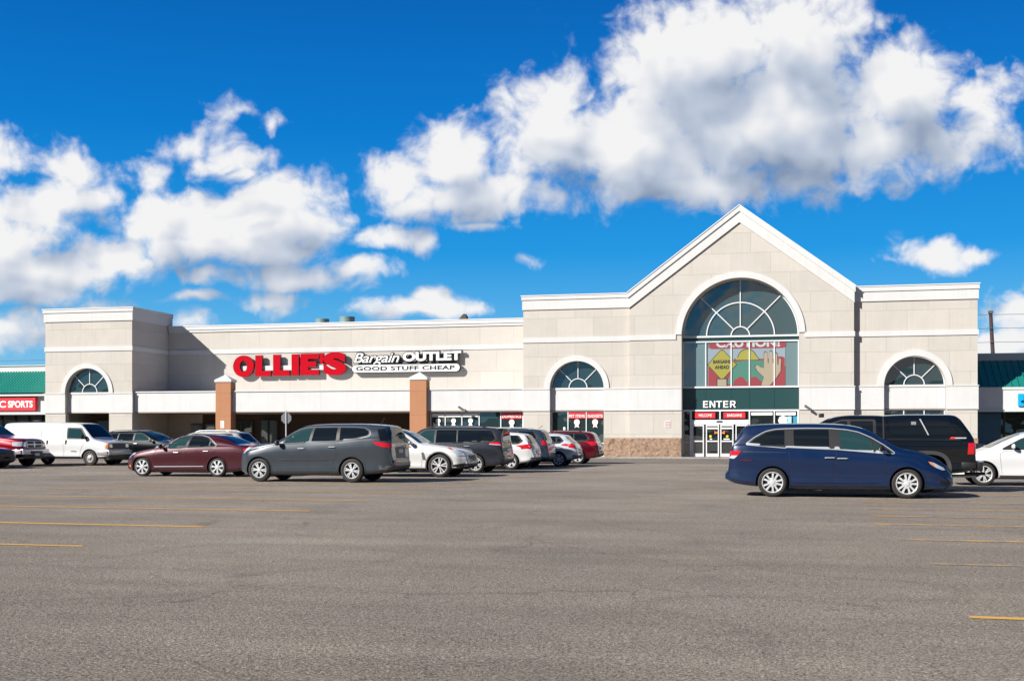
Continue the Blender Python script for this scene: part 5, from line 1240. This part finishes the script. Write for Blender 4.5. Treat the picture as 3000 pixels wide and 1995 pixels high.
# ---- generic profiles
def suv(L=4.75, H=1.72, w=.93, wb=2.72, f=.92, hood=1.08, gl=None, rim='five', r=.355, rr=.235, paintm=None, rear='raked', clad=None, cab=1.25, rails=True, tl='high', **kw):
    g = gl or CARGLASS
    wr = f+wb; rake = {'raked': .35, 'upright': .14, 'wagon': .5}[rear]
    top = [(0, .66), (.03, .78), (.10, hood-.22), (.25, hood-.12), (.6, hood-.04), (1.0, hood+.0), (cab, hood+.06), (cab+.35, hood+.30), (cab+.75, H-.09), (cab+1.05, H-.02), (L*.55, H), (L*.72, H-.005), (L-rake-.3, H-.05), (L-rake-.06, H-.09), (L-rake+.04, H-.2), (L-.14, hood+.05), (L-.06, hood-.1), (L-.02, .82), (L, .7)]
    sp = dict(L=L, r=r, rr=rr, arch=r+.06, rim=rim, wx=(f, wr), tumble=.38, bulge=.7, top=top,
      belt=[(0, .7), (.6, hood-.12), (cab+.2, hood-.02), (L*.5, hood), (L-.8, hood+.07), (L, hood)], bot=[(0, .3), (.3, .23), (1.2, .21), (L-1, .23), (L-.3, .3), (L, .4)], plan=plan_std(L, w, .72, .84), mirror=(cab+.3, hood+.02), sill=(.22, .31, GREYTRIM))
    z0, z1 = hood+.03, H-.12
    a = cab+.22; bx = L-rake-.32
    sp['surround'] = [(a, z0), (a+.62, z1-.03), (a+.85, z1), (bx, z1-.02), (bx+.22, z0+.16), (bx+.05, z0+.05), (bx-.9, z0)]
    p1, p2 = cab+1.32, cab+2.20
    sp['windows'] = [([(a+.1, z0+.02), (a+.66, z1-.05), (a+.85, z1-.025), (p1-.05, z1-.02), (p1-.02, z0+.02)], CARGLASS_T if g is CARGLASS else g), ([(p1+.05, z0+.02), (p1+.05, z1-.02), (p2-.04, z1-.02), (p2, z0+.03)], g), ([(p2+.05, z0+.03), (p2+.02, z1-.02), (bx-.05, z1-.04), (bx+.13, z0+.17), (bx, z0+.08), (bx-.5, z0+.04)], g)]
    sp['top_glass'] = [('windscreen', cab+.03, cab+.80, .74, .60, CARGLASS_T)]
    d0 = f+r+.12; sp['doors'] = [[(d0+.02, .3), (p1, .3), (p1, z0-.04), (cab+.12, z0-.06), (d0-.02, z0-.2)], [(p1+.01, .3), (wr-r-.1, .3), (wr-r-.02, .62), (wr-.18, .86), (wr-.1, z0-.03), (p1+.01, z0-.04)]]
    sp['handles'] = [(p1-.16, z0-.13), (wr-.32, z0-.11)]
    hz = hood-.2
    sp['extra'] = [('headlight', [(.06, hz-.12), (.5, hz+.03), (.52, hz+.1), (.3, hz+.08), (.08, hz-.0)], LAMPGLASS, 'N', .01), ('headlight', [(-.85, hz-.13), (-.48, hz-.12), (-.5, hz), (-.85, hz+.02)], LAMPGLASS, 'F', .012), ('headlight', [(.85, hz-.13), (.48, hz-.12), (.5, hz), (.85, hz+.02)], LAMPGLASS, 'F', .012),
      ('grille', [(-.42, hz-.28), (.42, hz-.28), (.46, hz), (-.46, hz)], BLACK, 'F', .01), ('grille', [(-.6, .36), (.6, .36), (.55, .5), (-.55, .5)], BLACK, 'F', .01),
      ('tail_lamp', {'high': [(L-.32, hood-.1), (L-.02, hood-.16), (L-.05, hood+.06), (L-.26, hood+.08)], 'vert': [(L-.22, hood-.1), (L-.02, hood-.1), (L-.1, H-.25), (L-.24, H-.25)]}[tl], TAILRED, 'N', .012),
      ('tail_lamp', [(-.88, hood-.14), (-.55, hood-.1), (-.6, hood+.04), (-.86, hood+.06)], TAILRED, 'B', .012), ('tail_lamp', [(.88, hood-.14), (.55, hood-.1), (.6, hood+.04), (.86, hood+.06)], TAILRED, 'B', .012),
      ('rear_window', rounded([(-.62, hood+.1), (.62, hood+.1), (.54, H-.14), (-.54, H-.14)], .06), CARGLASS, 'B', .008),
      ('number_plate', [(-.2, hood-.34), (.2, hood-.34), (.2, hood-.2), (-.2, hood-.2)], PLATE, 'B', .012), ('rear_bumper_trim', [(-.8, .38), (.8, .38), (.8, .52), (-.8, .52)], GREYTRIM, 'B', .01)]
    if clad: sp['cladding'] = clad
    sp['solids'] = [roof_rails(cab+1.0, L-rake-.5, H, w*.62, kw.get('rail_mat'))] if rails else []
    sp.update({k: v for k, v in kw.items() if k != 'rail_mat'}); return sp

pw = paint('pearl_white_paint', (.60, .60, .59), .05, .35); pwb = paint('white_paint', (.62, .625, .63), .0, .4)
psil = paint('silver_paint', (.50, .55, .60), .15, .32); pnavy = paint('slate_blue_paint', (.035, .06, .095), .5, .3)
pdr = paint('dark_red_paint', (.10, .004, .012), .4, .3); pblk = paint('black_green_paint', (.004, .006, .008), .4, .25); pred = paint('bright_red_paint', (.24, .006, .014), .3, .3)
pgun = paint('gunmetal_paint', (.024, .027, .034), .15, .3); pblack = paint('black_paint', (.004, .006, .008), .3, .22); ptan = paint('silver_beige_paint', (.45, .44, .40), .5, .35)

# white sporty crossover, nose right
ws = suv(4.86, 1.68, .96, 2.885, .93, 1.06, rim='fiveY', r=.40, rr=.285, cab=1.62, rear='raked', rails=False, clad=.035)
ws['top'] = [(0, .62), (.03, .74), (.1, .84), (.3, .95), (.6, 1.02), (1.0, 1.08), (1.4, 1.13), (1.65, 1.17), (1.95, 1.36), (2.35, 1.57), (2.7, 1.655), (3.1, 1.68), (3.7, 1.64), (4.15, 1.54), (4.4, 1.42), (4.62, 1.2), (4.74, 1.05), (4.82, .9), (4.86, .7)]
ws['bot'] = [(0, .36), (.3, .28), (1.2, .25), (3.9, .26), (4.5, .32), (4.86, .42)]
ws['surround'] = [(1.85, 1.13), (2.3, 1.44), (2.6, 1.54), (3.6, 1.54), (4.05, 1.42), (4.0, 1.2), (3.4, 1.14)]
ws['windows'] = [([(1.98, 1.15), (2.36, 1.42), (2.65, 1.51), (2.98, 1.52), (2.98, 1.15)], CARGLASS_T), ([(3.05, 1.15), (3.05, 1.52), (3.6, 1.51), (3.95, 1.4), (3.92, 1.22), (3.4, 1.17)], CARGLASS)]
ws['top_glass'] = [('windscreen', 1.70, 2.5, .76, .60, CARGLASS_T)]
ws['doors'] = [[(1.55, .36), (2.98, .36), (2.98, 1.08), (1.9, 1.06), (1.5, .98)]]; ws['handles'] = [(2.8, .98)]
ws['mirror'] = (1.95, 1.12)
ws['extra'] = [('headlight', [(.10, .78), (.20, .83), (.52, .93), (.62, .99), (.45, .97), (.2, .90), (.08, .85)], LAMPGLASS, 'N', .012), ('turn_signal', [(.5, .94), (.66, 1.0), (.62, 1.02), (.48, .97)], TAILRED, 'N', .016),
  ('headlight', [(-.9, .74), (-.56, .72), (-.5, .80), (-.9, .88)], LAMPGLASS, 'F', .012), ('headlight', [(.9, .74), (.56, .72), (.5, .80), (.9, .88)], LAMPGLASS, 'F', .012),
  ('grille', rounded([(-.38, .52), (.38, .52), (.46, .78), (-.46, .78)], .06), CHROME, 'F', .010), ('grille_mesh', rounded([(-.34, .55), (.34, .55), (.42, .75), (-.42, .75)], .05), BLACK, 'F', .016),
  ('lower_bumper', [(-.9, .3), (.9, .3), (.86, .47), (-.86, .47)], BLACK, 'F', .012), ('lower_bumper', [(.03, .3), (.55, .3), (.5, .42), (.06, .5)], BLACK, 'N', .012),
  ('wing_vent', [(1.40, .60), (1.50, .6), (1.56, .85), (1.47, .85)], GREYTRIM, 'N', .012)]
make_car('crossover', ws, 'white sporty crossover facing right between the grey crossover and the dark grey minivan', 'crossover', (-11.99+.93, 39.55), 'R', pw)

# grey minivan, nose left, rear right
sn = suv(5.09, 1.77, .985, 3.03, .98, 1.10, rim='fiveY', r=.35, rr=.245, cab=1.05, rear='upright', paintm=pgun, rail_mat=pgun)
sn['extra'][5] = ('tail_lamp', [(4.55, 1.08), (5.06, 1.04), (5.0, 1.19), (4.56, 1.16)], TAILRED, 'N', .012)
sn['extra'].append(('lamp_clear_strip', [(4.56, 1.085), (5.06, 1.05), (5.06, 1.08), (4.56, 1.11)], LAMPGLASS, 'N', .016))
sn['solids'].append(('spoiler', lambda q, b: q.box(4.72, 5.02, -.62, .62, 1.66, 1.70, .015), pgun))
make_car('minivan', sn, 'dark grey minivan with roof rails seen from its rear right corner behind the white crossover', 'minivan', (-11.93-.98-3.03, 44.0), 'L', pgun)
# white small hatch, rear right
h8 = suv(4.4, 1.55, .9, 2.6, .85, 1.0, rim='five', r=.33, rr=.22, cab=1.1, rear='raked', rails=False, tl='vert')
make_car('hatchback', h8, 'small white hatchback just right of the dark grey minivan in the row', 'car', (-10.65-4.4, 48.2), 'L', pwb)
# slate blue SUV
s9 = suv(4.8, 1.74, .95, 2.79, .95, 1.12, rim='five', r=.37, rr=.24, cab=1.2, rear='raked', rail_mat=psil)
s9['solids'].append(('aerial', lambda q, b: q.tube([(4.2, 0, 1.72), (4.36, 0, 1.86)], .012, 6), BLACK))
make_car('crossover', s9, 'slate blue crossover with roof rails behind the small white hatchback', 'crossover', (-10.6-4.8, 51.0), 'L', pnavy)
# silver hatch
h10 = suv(4.2, 1.50, .875, 2.55, .82, .98, rim='seven', r=.32, rr=.225, cab=1.05, rear='wagon', rails=False)
h10['extra'].append(('turn_signal', [(3.0, .86), (3.3, .86), (3.2, .92), (3.05, .92)], TAILRED, 'N', .01))
make_car('hatchback', h10, 'silver blue hatchback parked in front of the dark red crossover', 'car', (-9.85-4.2, 53.6), 'L', psil)
# dark red crossover
cv = suv(4.55, 1.63, .91, 2.62, .9, 1.05, rim='five', r=.35, rr=.235, cab=1.1, rear='raked', tl='vert', rails=True, rail_mat=pdr)
make_car('crossover', cv, 'dark red crossover nearest the store at the end of the left hand row', 'crossover', (-9.55-4.55, 57.9), 'L', pdr)
# silver beige wagon behind the sedan
wg = suv(4.9, 1.62, .92, 2.75, .95, 1.02, rim='five', r=.34, rr=.23, cab=1.2, rear='wagon', rail_mat=STEEL)
make_car('wagon', wg, 'pale silver wagon with roof rails mostly hidden behind the burgundy sedan', 'car', (-29.3, 50.0), 'L', ptan)
# dark green-black SUV, nose right
ds = suv(4.7, 1.64, .94, 2.7, .92, 1.1, rim='five', r=.36, rr=.24, cab=1.3, rear='upright', rail_mat=BLACK)
ds['mirror_mat'] = CHROME
make_car('sport_utility_vehicle', ds, 'very dark sport utility vehicle facing right between the white van and the burgundy sedan', 'crossover', (-29.6, 53.4), 'R', pblk)

# ---- white panel van, nose right
van = dict(L=5.7, r=.36, rr=.21, arch=.43, rim='steel', wx=(.95, 4.45), tumble=.13, bulge=.5,
  top=[(0, .72), (.02, .98), (.05, 1.05), (.3, 1.13), (.6, 1.19), (.78, 1.26), (.88, 1.36), (1.12, 1.62), (1.4, 1.88), (1.55, 1.96), (1.9, 2.0), (3.5, 2.03), (5.3, 2.02), (5.55, 1.98), (5.64, 1.85), (5.68, 1.2), (5.7, .6)],
  belt=[(0, .8), (.3, .98), (1.1, 1.16), (2.2, 1.24), (5.7, 1.24)], bot=[(0, .42), (.4, .36), (1.4, .34), (4.9, .36), (5.7, .42)],
  plan=[(0, .9), (.06, .94), (.2, .965), (.6, .985), (1.5, 1.0), (5.3, 1.0), (5.6, .97), (5.7, .93)],
  windows=[([(1.16, 1.28), (1.46, 1.72), (2.12, 1.74), (2.12, 1.28)], CARGLASS_T)], surround=[(1.08, 1.25), (1.42, 1.76), (2.17, 1.78), (2.17, 1.25)],
  top_glass=[('windscreen', .85, 1.50, .86, .76, CARGLASS)],
  doors=[[(1.46, .42), (2.28, .42), (2.28, 1.22), (1.1, 1.2), (1.3, .92), (1.42, .7)], [(2.32, .42), (3.3, .42), (3.3, 1.85), (2.36, 1.88)]], handles=[(2.18, 1.1), (3.18, 1.1)], vhandle=True, handle_mat=BLACK,
  mirror=(1.24, 1.30), mirror_mat=BLACK, mirror_size=(.08, .12, .14), sill=(.35, .42, GREYTRIM))
van['extra'] = [('turn_signal', [(.04, .80), (.13, .80), (.13, .97), (.04, .96)], AMBER, 'N', .012), ('turn_signal', [(-.88, .82), (-.81, .82), (-.81, .98), (-.88, .98)], AMBER, 'F', .012), ('turn_signal', [(.88, .82), (.81, .82), (.81, .98), (.88, .98)], AMBER, 'F', .012),
  ('grille', rounded([(-.82, .76), (.82, .76), (.82, 1.03), (-.82, 1.03)], .02), BLACK, 'F', .008), ('headlight', [(-.8, .84), (-.56, .84), (-.56, 1.0), (-.8, 1.0)], LAMPGLASS, 'F', .014), ('headlight', [(.8, .84), (.56, .84), (.56, 1.0), (.8, 1.0)], LAMPGLASS, 'F', .014),
  ('door_lettering', [(1.62, .64), (1.92, .65), (1.92, .69), (1.62, .68)], BLACK, 'N', .012),
  ('panel_pressing', rounded([(3.55, 1.3), (5.1, 1.3), (5.1, 1.8), (3.55, 1.82)], .08), pwb, 'N', .010), ('tail_lamp', [(5.55, .9), (5.68, .9), (5.66, 1.5), (5.57, 1.5)], TAILRED, 'N', .01)]
van['solids'] = [('front_bumper', lambda q, b: (q.box(-.10, .12, -.96, .96, .50, .72, .03), q.box(.0, .55, -1.0, -.93, .50, .70, .02), q.box(.0, .55, .93, 1.0, .50, .70, .02)), mat('bumper_silver', (.45, .46, .48), .3, .5)), ('lower_valance', lambda q, b: q.box(-.03, .2, -.85, .85, .26, .5, .02), BLACK)]
make_car('van', van, 'plain white panel van facing right with black grille and steel wheels', 'van', (-32.25+.95, 49.8), 'R', pwb)

# ---- red pickup, nose right
rp = dict(L=5.9, r=.41, rr=.24, arch=.49, rim='five', wx=(1.02, 4.6), tumble=.30, bulge=.5,
  top=[(0, .85), (.02, 1.12), (.07, 1.2), (.2, 1.26), (.7, 1.31), (1.3, 1.36), (1.55, 1.42), (1.9, 1.66), (2.25, 1.88), (2.5, 1.95), (3.2, 1.97), (3.8, 1.94), (3.95, 1.85), (4.02, 1.45), (4.1, 1.40), (5.8, 1.42), (5.88, 1.38), (5.9, .9)],
  belt=[(0, .95), (.4, 1.12), (1.4, 1.25), (2.2, 1.3), (5.9, 1.3)], bot=[(0, .52), (.4, .46), (1.4, .42), (4.9, .44), (5.9, .5)],
  plan=[(0, .84), (.06, .9), (.2, .965), (.6, 1.0), (1.5, 1.01), (5.6, 1.01), (5.85, .99), (5.9, .95)],
  surround=[(1.85, 1.36), (2.3, 1.72), (2.6, 1.82), (3.75, 1.82), (3.8, 1.36)], windows=[([(1.98, 1.38), (2.36, 1.7), (2.62, 1.79), (2.85, 1.79), (2.85, 1.38)], CARGLASS_T), ([(2.92, 1.38), (2.92, 1.79), (3.7, 1.79), (3.74, 1.38)], CARGLASS)],
  top_glass=[('windscreen', 1.58, 2.3, .82, .68, CARGLASS_T)], doors=[[(1.75, .55), (2.88, .55), (2.88, 1.3), (1.9, 1.3), (1.7, 1.2)], [(2.92, .55), (3.85, .55), (3.85, 1.3), (2.92, 1.3)]], handles=[(2.72, 1.18), (3.7, 1.18)], mirror=(2.0, 1.36), mirror_mat=BLACK, mirror_size=(.08, .14, .13))
rp['extra'] = [('headlight', rounded([(.04, .92), (.42, .95), (.44, 1.12), (.06, 1.13)], .03), LAMPGLASS, 'N', .012), ('headlight', [(-.88, .92), (-.60, .92), (-.58, 1.12), (-.88, 1.12)], LAMPGLASS, 'F', .012), ('headlight', [(.88, .92), (.60, .92), (.58, 1.12), (.88, 1.12)], LAMPGLASS, 'F', .012),
  ('grille_surround', rounded([(-.54, .84), (.54, .84), (.58, 1.18), (-.58, 1.18)], .06), CHROME, 'F', .014)]
for sx in (-1, 1):
    for z in (.88, 1.03): rp['extra'].append(('grille_opening', rounded([(sx*.05, z), (sx*.49, z), (sx*.50, z+.11), (sx*.05, z+.11)], .02), BLACK, 'F', .02))
rp['solids'] = [('front_bumper', lambda q, b: (q.box(-.12, .1, -.94, .94, .56, .80, .04), q.box(-.02, .5, -1.0, -.92, .58, .78, .03), q.box(-.02, .5, .92, 1.0, .58, .78, .03)), CHROME), ('bumper_opening', lambda q, b: q.box(-.14, -.09, -.42, .42, .60, .72, .01), BLACK), ('lower_valance', lambda q, b: q.box(-.02, .3, -.8, .8, .36, .56, .03), BLACK),
  ('number_plate', lambda q, b: q.box(-.155, -.14, -.16, .16, .50, .62), PLATE)]
make_car('pickup_truck', rp, 'bright red pickup truck with chrome grille cut by the left edge of the picture', 'pickup truck', (-33.65, 46.7), 'R', pred)
# dark blue car at the far left
bl = suv(4.5, 1.47, .9, 2.7, .88, .92, rim='five', r=.33, rr=.22, cab=1.35, rear='wagon', rails=False)
bl['extra'].append(('headlight', [(.05, .58), (.22, .6), (.2, .66), (.05, .64)], LAMPGLASS, 'N', .01))
make_car('sedan', bl, 'dark blue car nose at the left edge in front of the red pickup', 'car', (-32.95, 43.8), 'R', paint('midnight_blue_paint', (.008, .012, .04), .4, .25))

# ---- black pickup with a full height canopy, rear right
bp_ = dict(L=5.85, r=.41, rr=.24, arch=.57, rim='five', wx=(1.0, 4.62), tumble=.24, bulge=.35, square_arch=1, cladding=.085, clad_mat=mat('arch_grey', (.045, .045, .05), .6),
  top=[(0, .9), (.02, 1.12), (.07, 1.2), (.25, 1.27), (.8, 1.32), (1.3, 1.36), (1.5, 1.42), (1.9, 1.68), (2.2, 1.86), (2.45, 1.95), (2.8, 1.985), (3.4, 1.98), (3.60, 1.965), (3.64, 1.95), (3.68, 1.97), (4.3, 1.99), (5.25, 1.985), (5.38, 1.965), (5.48, 1.90), (5.62, 1.71), (5.74, 1.52), (5.80, 1.38), (5.83, 1.2), (5.85, .75)],
  belt=[(0, 1.0), (.4, 1.15), (1.4, 1.26), (2.2, 1.32), (5.85, 1.34)], bot=[(0, .5), (.4, .46), (1.4, .44), (4.9, .46), (5.5, .5), (5.85, .58)],
  plan=[(0, .84), (.06, .9), (.2, .965), (.6, 1.0), (1.5, 1.01), (5.6, 1.01), (5.8, .99), (5.85, .96)],
  surround=[(1.86, 1.40), (2.3, 1.75), (2.6, 1.85), (3.42, 1.85), (3.42, 1.38)], windows=[([(1.98, 1.42), (2.36, 1.74), (2.58, 1.82), (2.72, 1.82), (2.72, 1.42)], CARGLASS), ([(2.8, 1.42), (2.8, 1.82), (3.36, 1.82), (3.36, 1.42)], CARGLASS)],
  top_glass=[('windscreen', 1.55, 2.28, .82, .68, CARGLASS)], doors=[[(1.7, .55), (2.75, .55), (2.75, 1.34), (1.9, 1.34), (1.65, 1.2)], [(2.79, .55), (3.5, .55), (3.5, 1.34), (2.79, 1.34)]], handles=[(2.62, 1.2), (3.38, 1.2)], mirror=(2.0, 1.4), mirror_mat=BLACK, mirror_size=(.08, .14, .13), handle_mat=BLACK)
bp_['extra'] = [('canopy_window', rounded([(3.78, 1.46), (4.68, 1.46), (4.52, 1.86), (3.74, 1.86)], .04), CARGLASS, 'N', .012), ('canopy_window', rounded([(4.76, 1.46), (5.42, 1.47), (5.22, 1.82), (4.6, 1.86)], .06), CARGLASS, 'N', .012),
  ('window_bar', [(4.50, 1.87), (4.535, 1.87), (4.73, 1.46), (4.695, 1.46)], CHROME, 'N', .016), ('cab_gap', [(3.60, .5), (3.64, .5), (3.64, 1.93), (3.60, 1.93)], BLACK, 'N', .014),
  ('tail_lamp', [(5.64, .98), (5.80, .98), (5.80, 1.26), (5.66, 1.26)], TAILRED, 'N', .014), ('tail_lamp', [(-.97, .98), (-.8, .98), (-.8, 1.28), (-.97, 1.28)], TAILRED, 'B', .012), ('tail_lamp', [(.97, .98), (.8, .98), (.8, 1.28), (.97, 1.28)], TAILRED, 'B', .012),
  ('badge', [(5.22, 1.36), (5.34, 1.36), (5.36, 1.41), (5.26, 1.41)], REDFLAT, 'N', .014), ('badge_lettering', [(5.35, 1.365), (5.62, 1.37), (5.62, 1.40), (5.36, 1.40)], mat('badge_grey', (.4, .4, .42), .4), 'N', .014),
  ('belt_line', [(3.7, 1.335), (5.5, 1.33), (5.5, 1.345), (3.7, 1.35)], mat('soft_black', (.03, .032, .035), .4), 'N', .01), ('window_sticker', [(4.30, 1.72), (4.42, 1.72), (4.42, 1.80), (4.30, 1.80)], mat('grey_sticker', (.2, .2, .2), .5), 'N', .018)]
bp_['solids'] = [('rear_bumper', lambda q, b: (q.box(5.78, 6.02, -.95, .95, .55, .78, .04), q.box(5.5, 5.85, -1.0, -.9, .62, .78, .02)), BLACK), ('bumper_cap', lambda q, b: q.box(5.84, 6.04, -.9, .9, .782, .80, .008), CHROME), ('tow_hitch', lambda q, b: q.box(5.7, 6.2, -.05, .05, .42, .50, .01), BLACK),
  ('exhaust', lambda q, b: q.tube([(5.15, -.6, .42), (5.9, -.62, .42)], .04, 12), STEEL), ('roof_lamp', lambda q, b: q.box(2.02, 2.16, -.06, .06, 1.93, 2.04, .02), BLACK)]
bp_['door_mat'] = pblack
make_car('pickup_truck', bp_, 'black pickup truck with a full height rear canopy parked behind the dark blue minivan', 'pickup truck', (4.34-5.85, 32.6), 'L', pblack)

# ---- white compact car at the right edge, nose left
wc = suv(4.5, 1.56, .91, 2.68, .93, 1.03, rim='six', r=.335, rr=.235, cab=1.05, rear='wagon', rails=False)
wc['top'] = [(0, .60), (.03, .70), (.12, .80), (.3, .88), (.6, .97), (.9, 1.03), (1.05, 1.08), (1.5, 1.30), (1.95, 1.49), (2.2, 1.54), (2.6, 1.56), (3.2, 1.53), (3.8, 1.42), (4.1, 1.25), (4.35, 1.05), (4.45, .9), (4.5, .7)]
wc['surround'] = [(1.42, 1.05), (1.95, 1.34), (2.3, 1.44), (3.0, 1.43), (3.6, 1.3), (3.7, 1.12), (2.8, 1.06)]
wc['windows'] = [([(1.78, 1.08), (1.78, 1.24), (2.0, 1.34), (2.3, 1.41), (2.42, 1.41), (2.42, 1.08)], CARGLASS_T), ([(2.5, 1.08), (2.5, 1.41), (3.0, 1.40), (3.5, 1.28), (3.6, 1.14)], CARGLASS)]
wc['top_glass'] = [('windscreen', 1.08, 1.95, .72, .56, CARGLASS_T)]; wc['mirror'] = (1.72, 1.08)
wc['doors'][0] = [(1.42, .3), (2.45, .3), (2.45, 1.03), (1.45, 1.0), (1.35, .9)]; wc['handles'] = [(2.3, .95), (3.2, .96)]
make_car('hatchback', wc, 'white compact car cut by the right edge with its nose behind the black pickup', 'car', (5.16-.93, 36.95), 'L', pwb)
# dark car far behind, right
fr = suv(4.7, 1.72, .93, 2.7, .92, 1.12, rim='five', cab=1.3, rear='upright', rails=False)
make_car('crossover', fr, 'dark crossover far back between the black pickup and the white compact car', 'crossover', (7.75, 51.5), 'R', paint('smoke_paint', (.03, .033, .036), .4, .3))
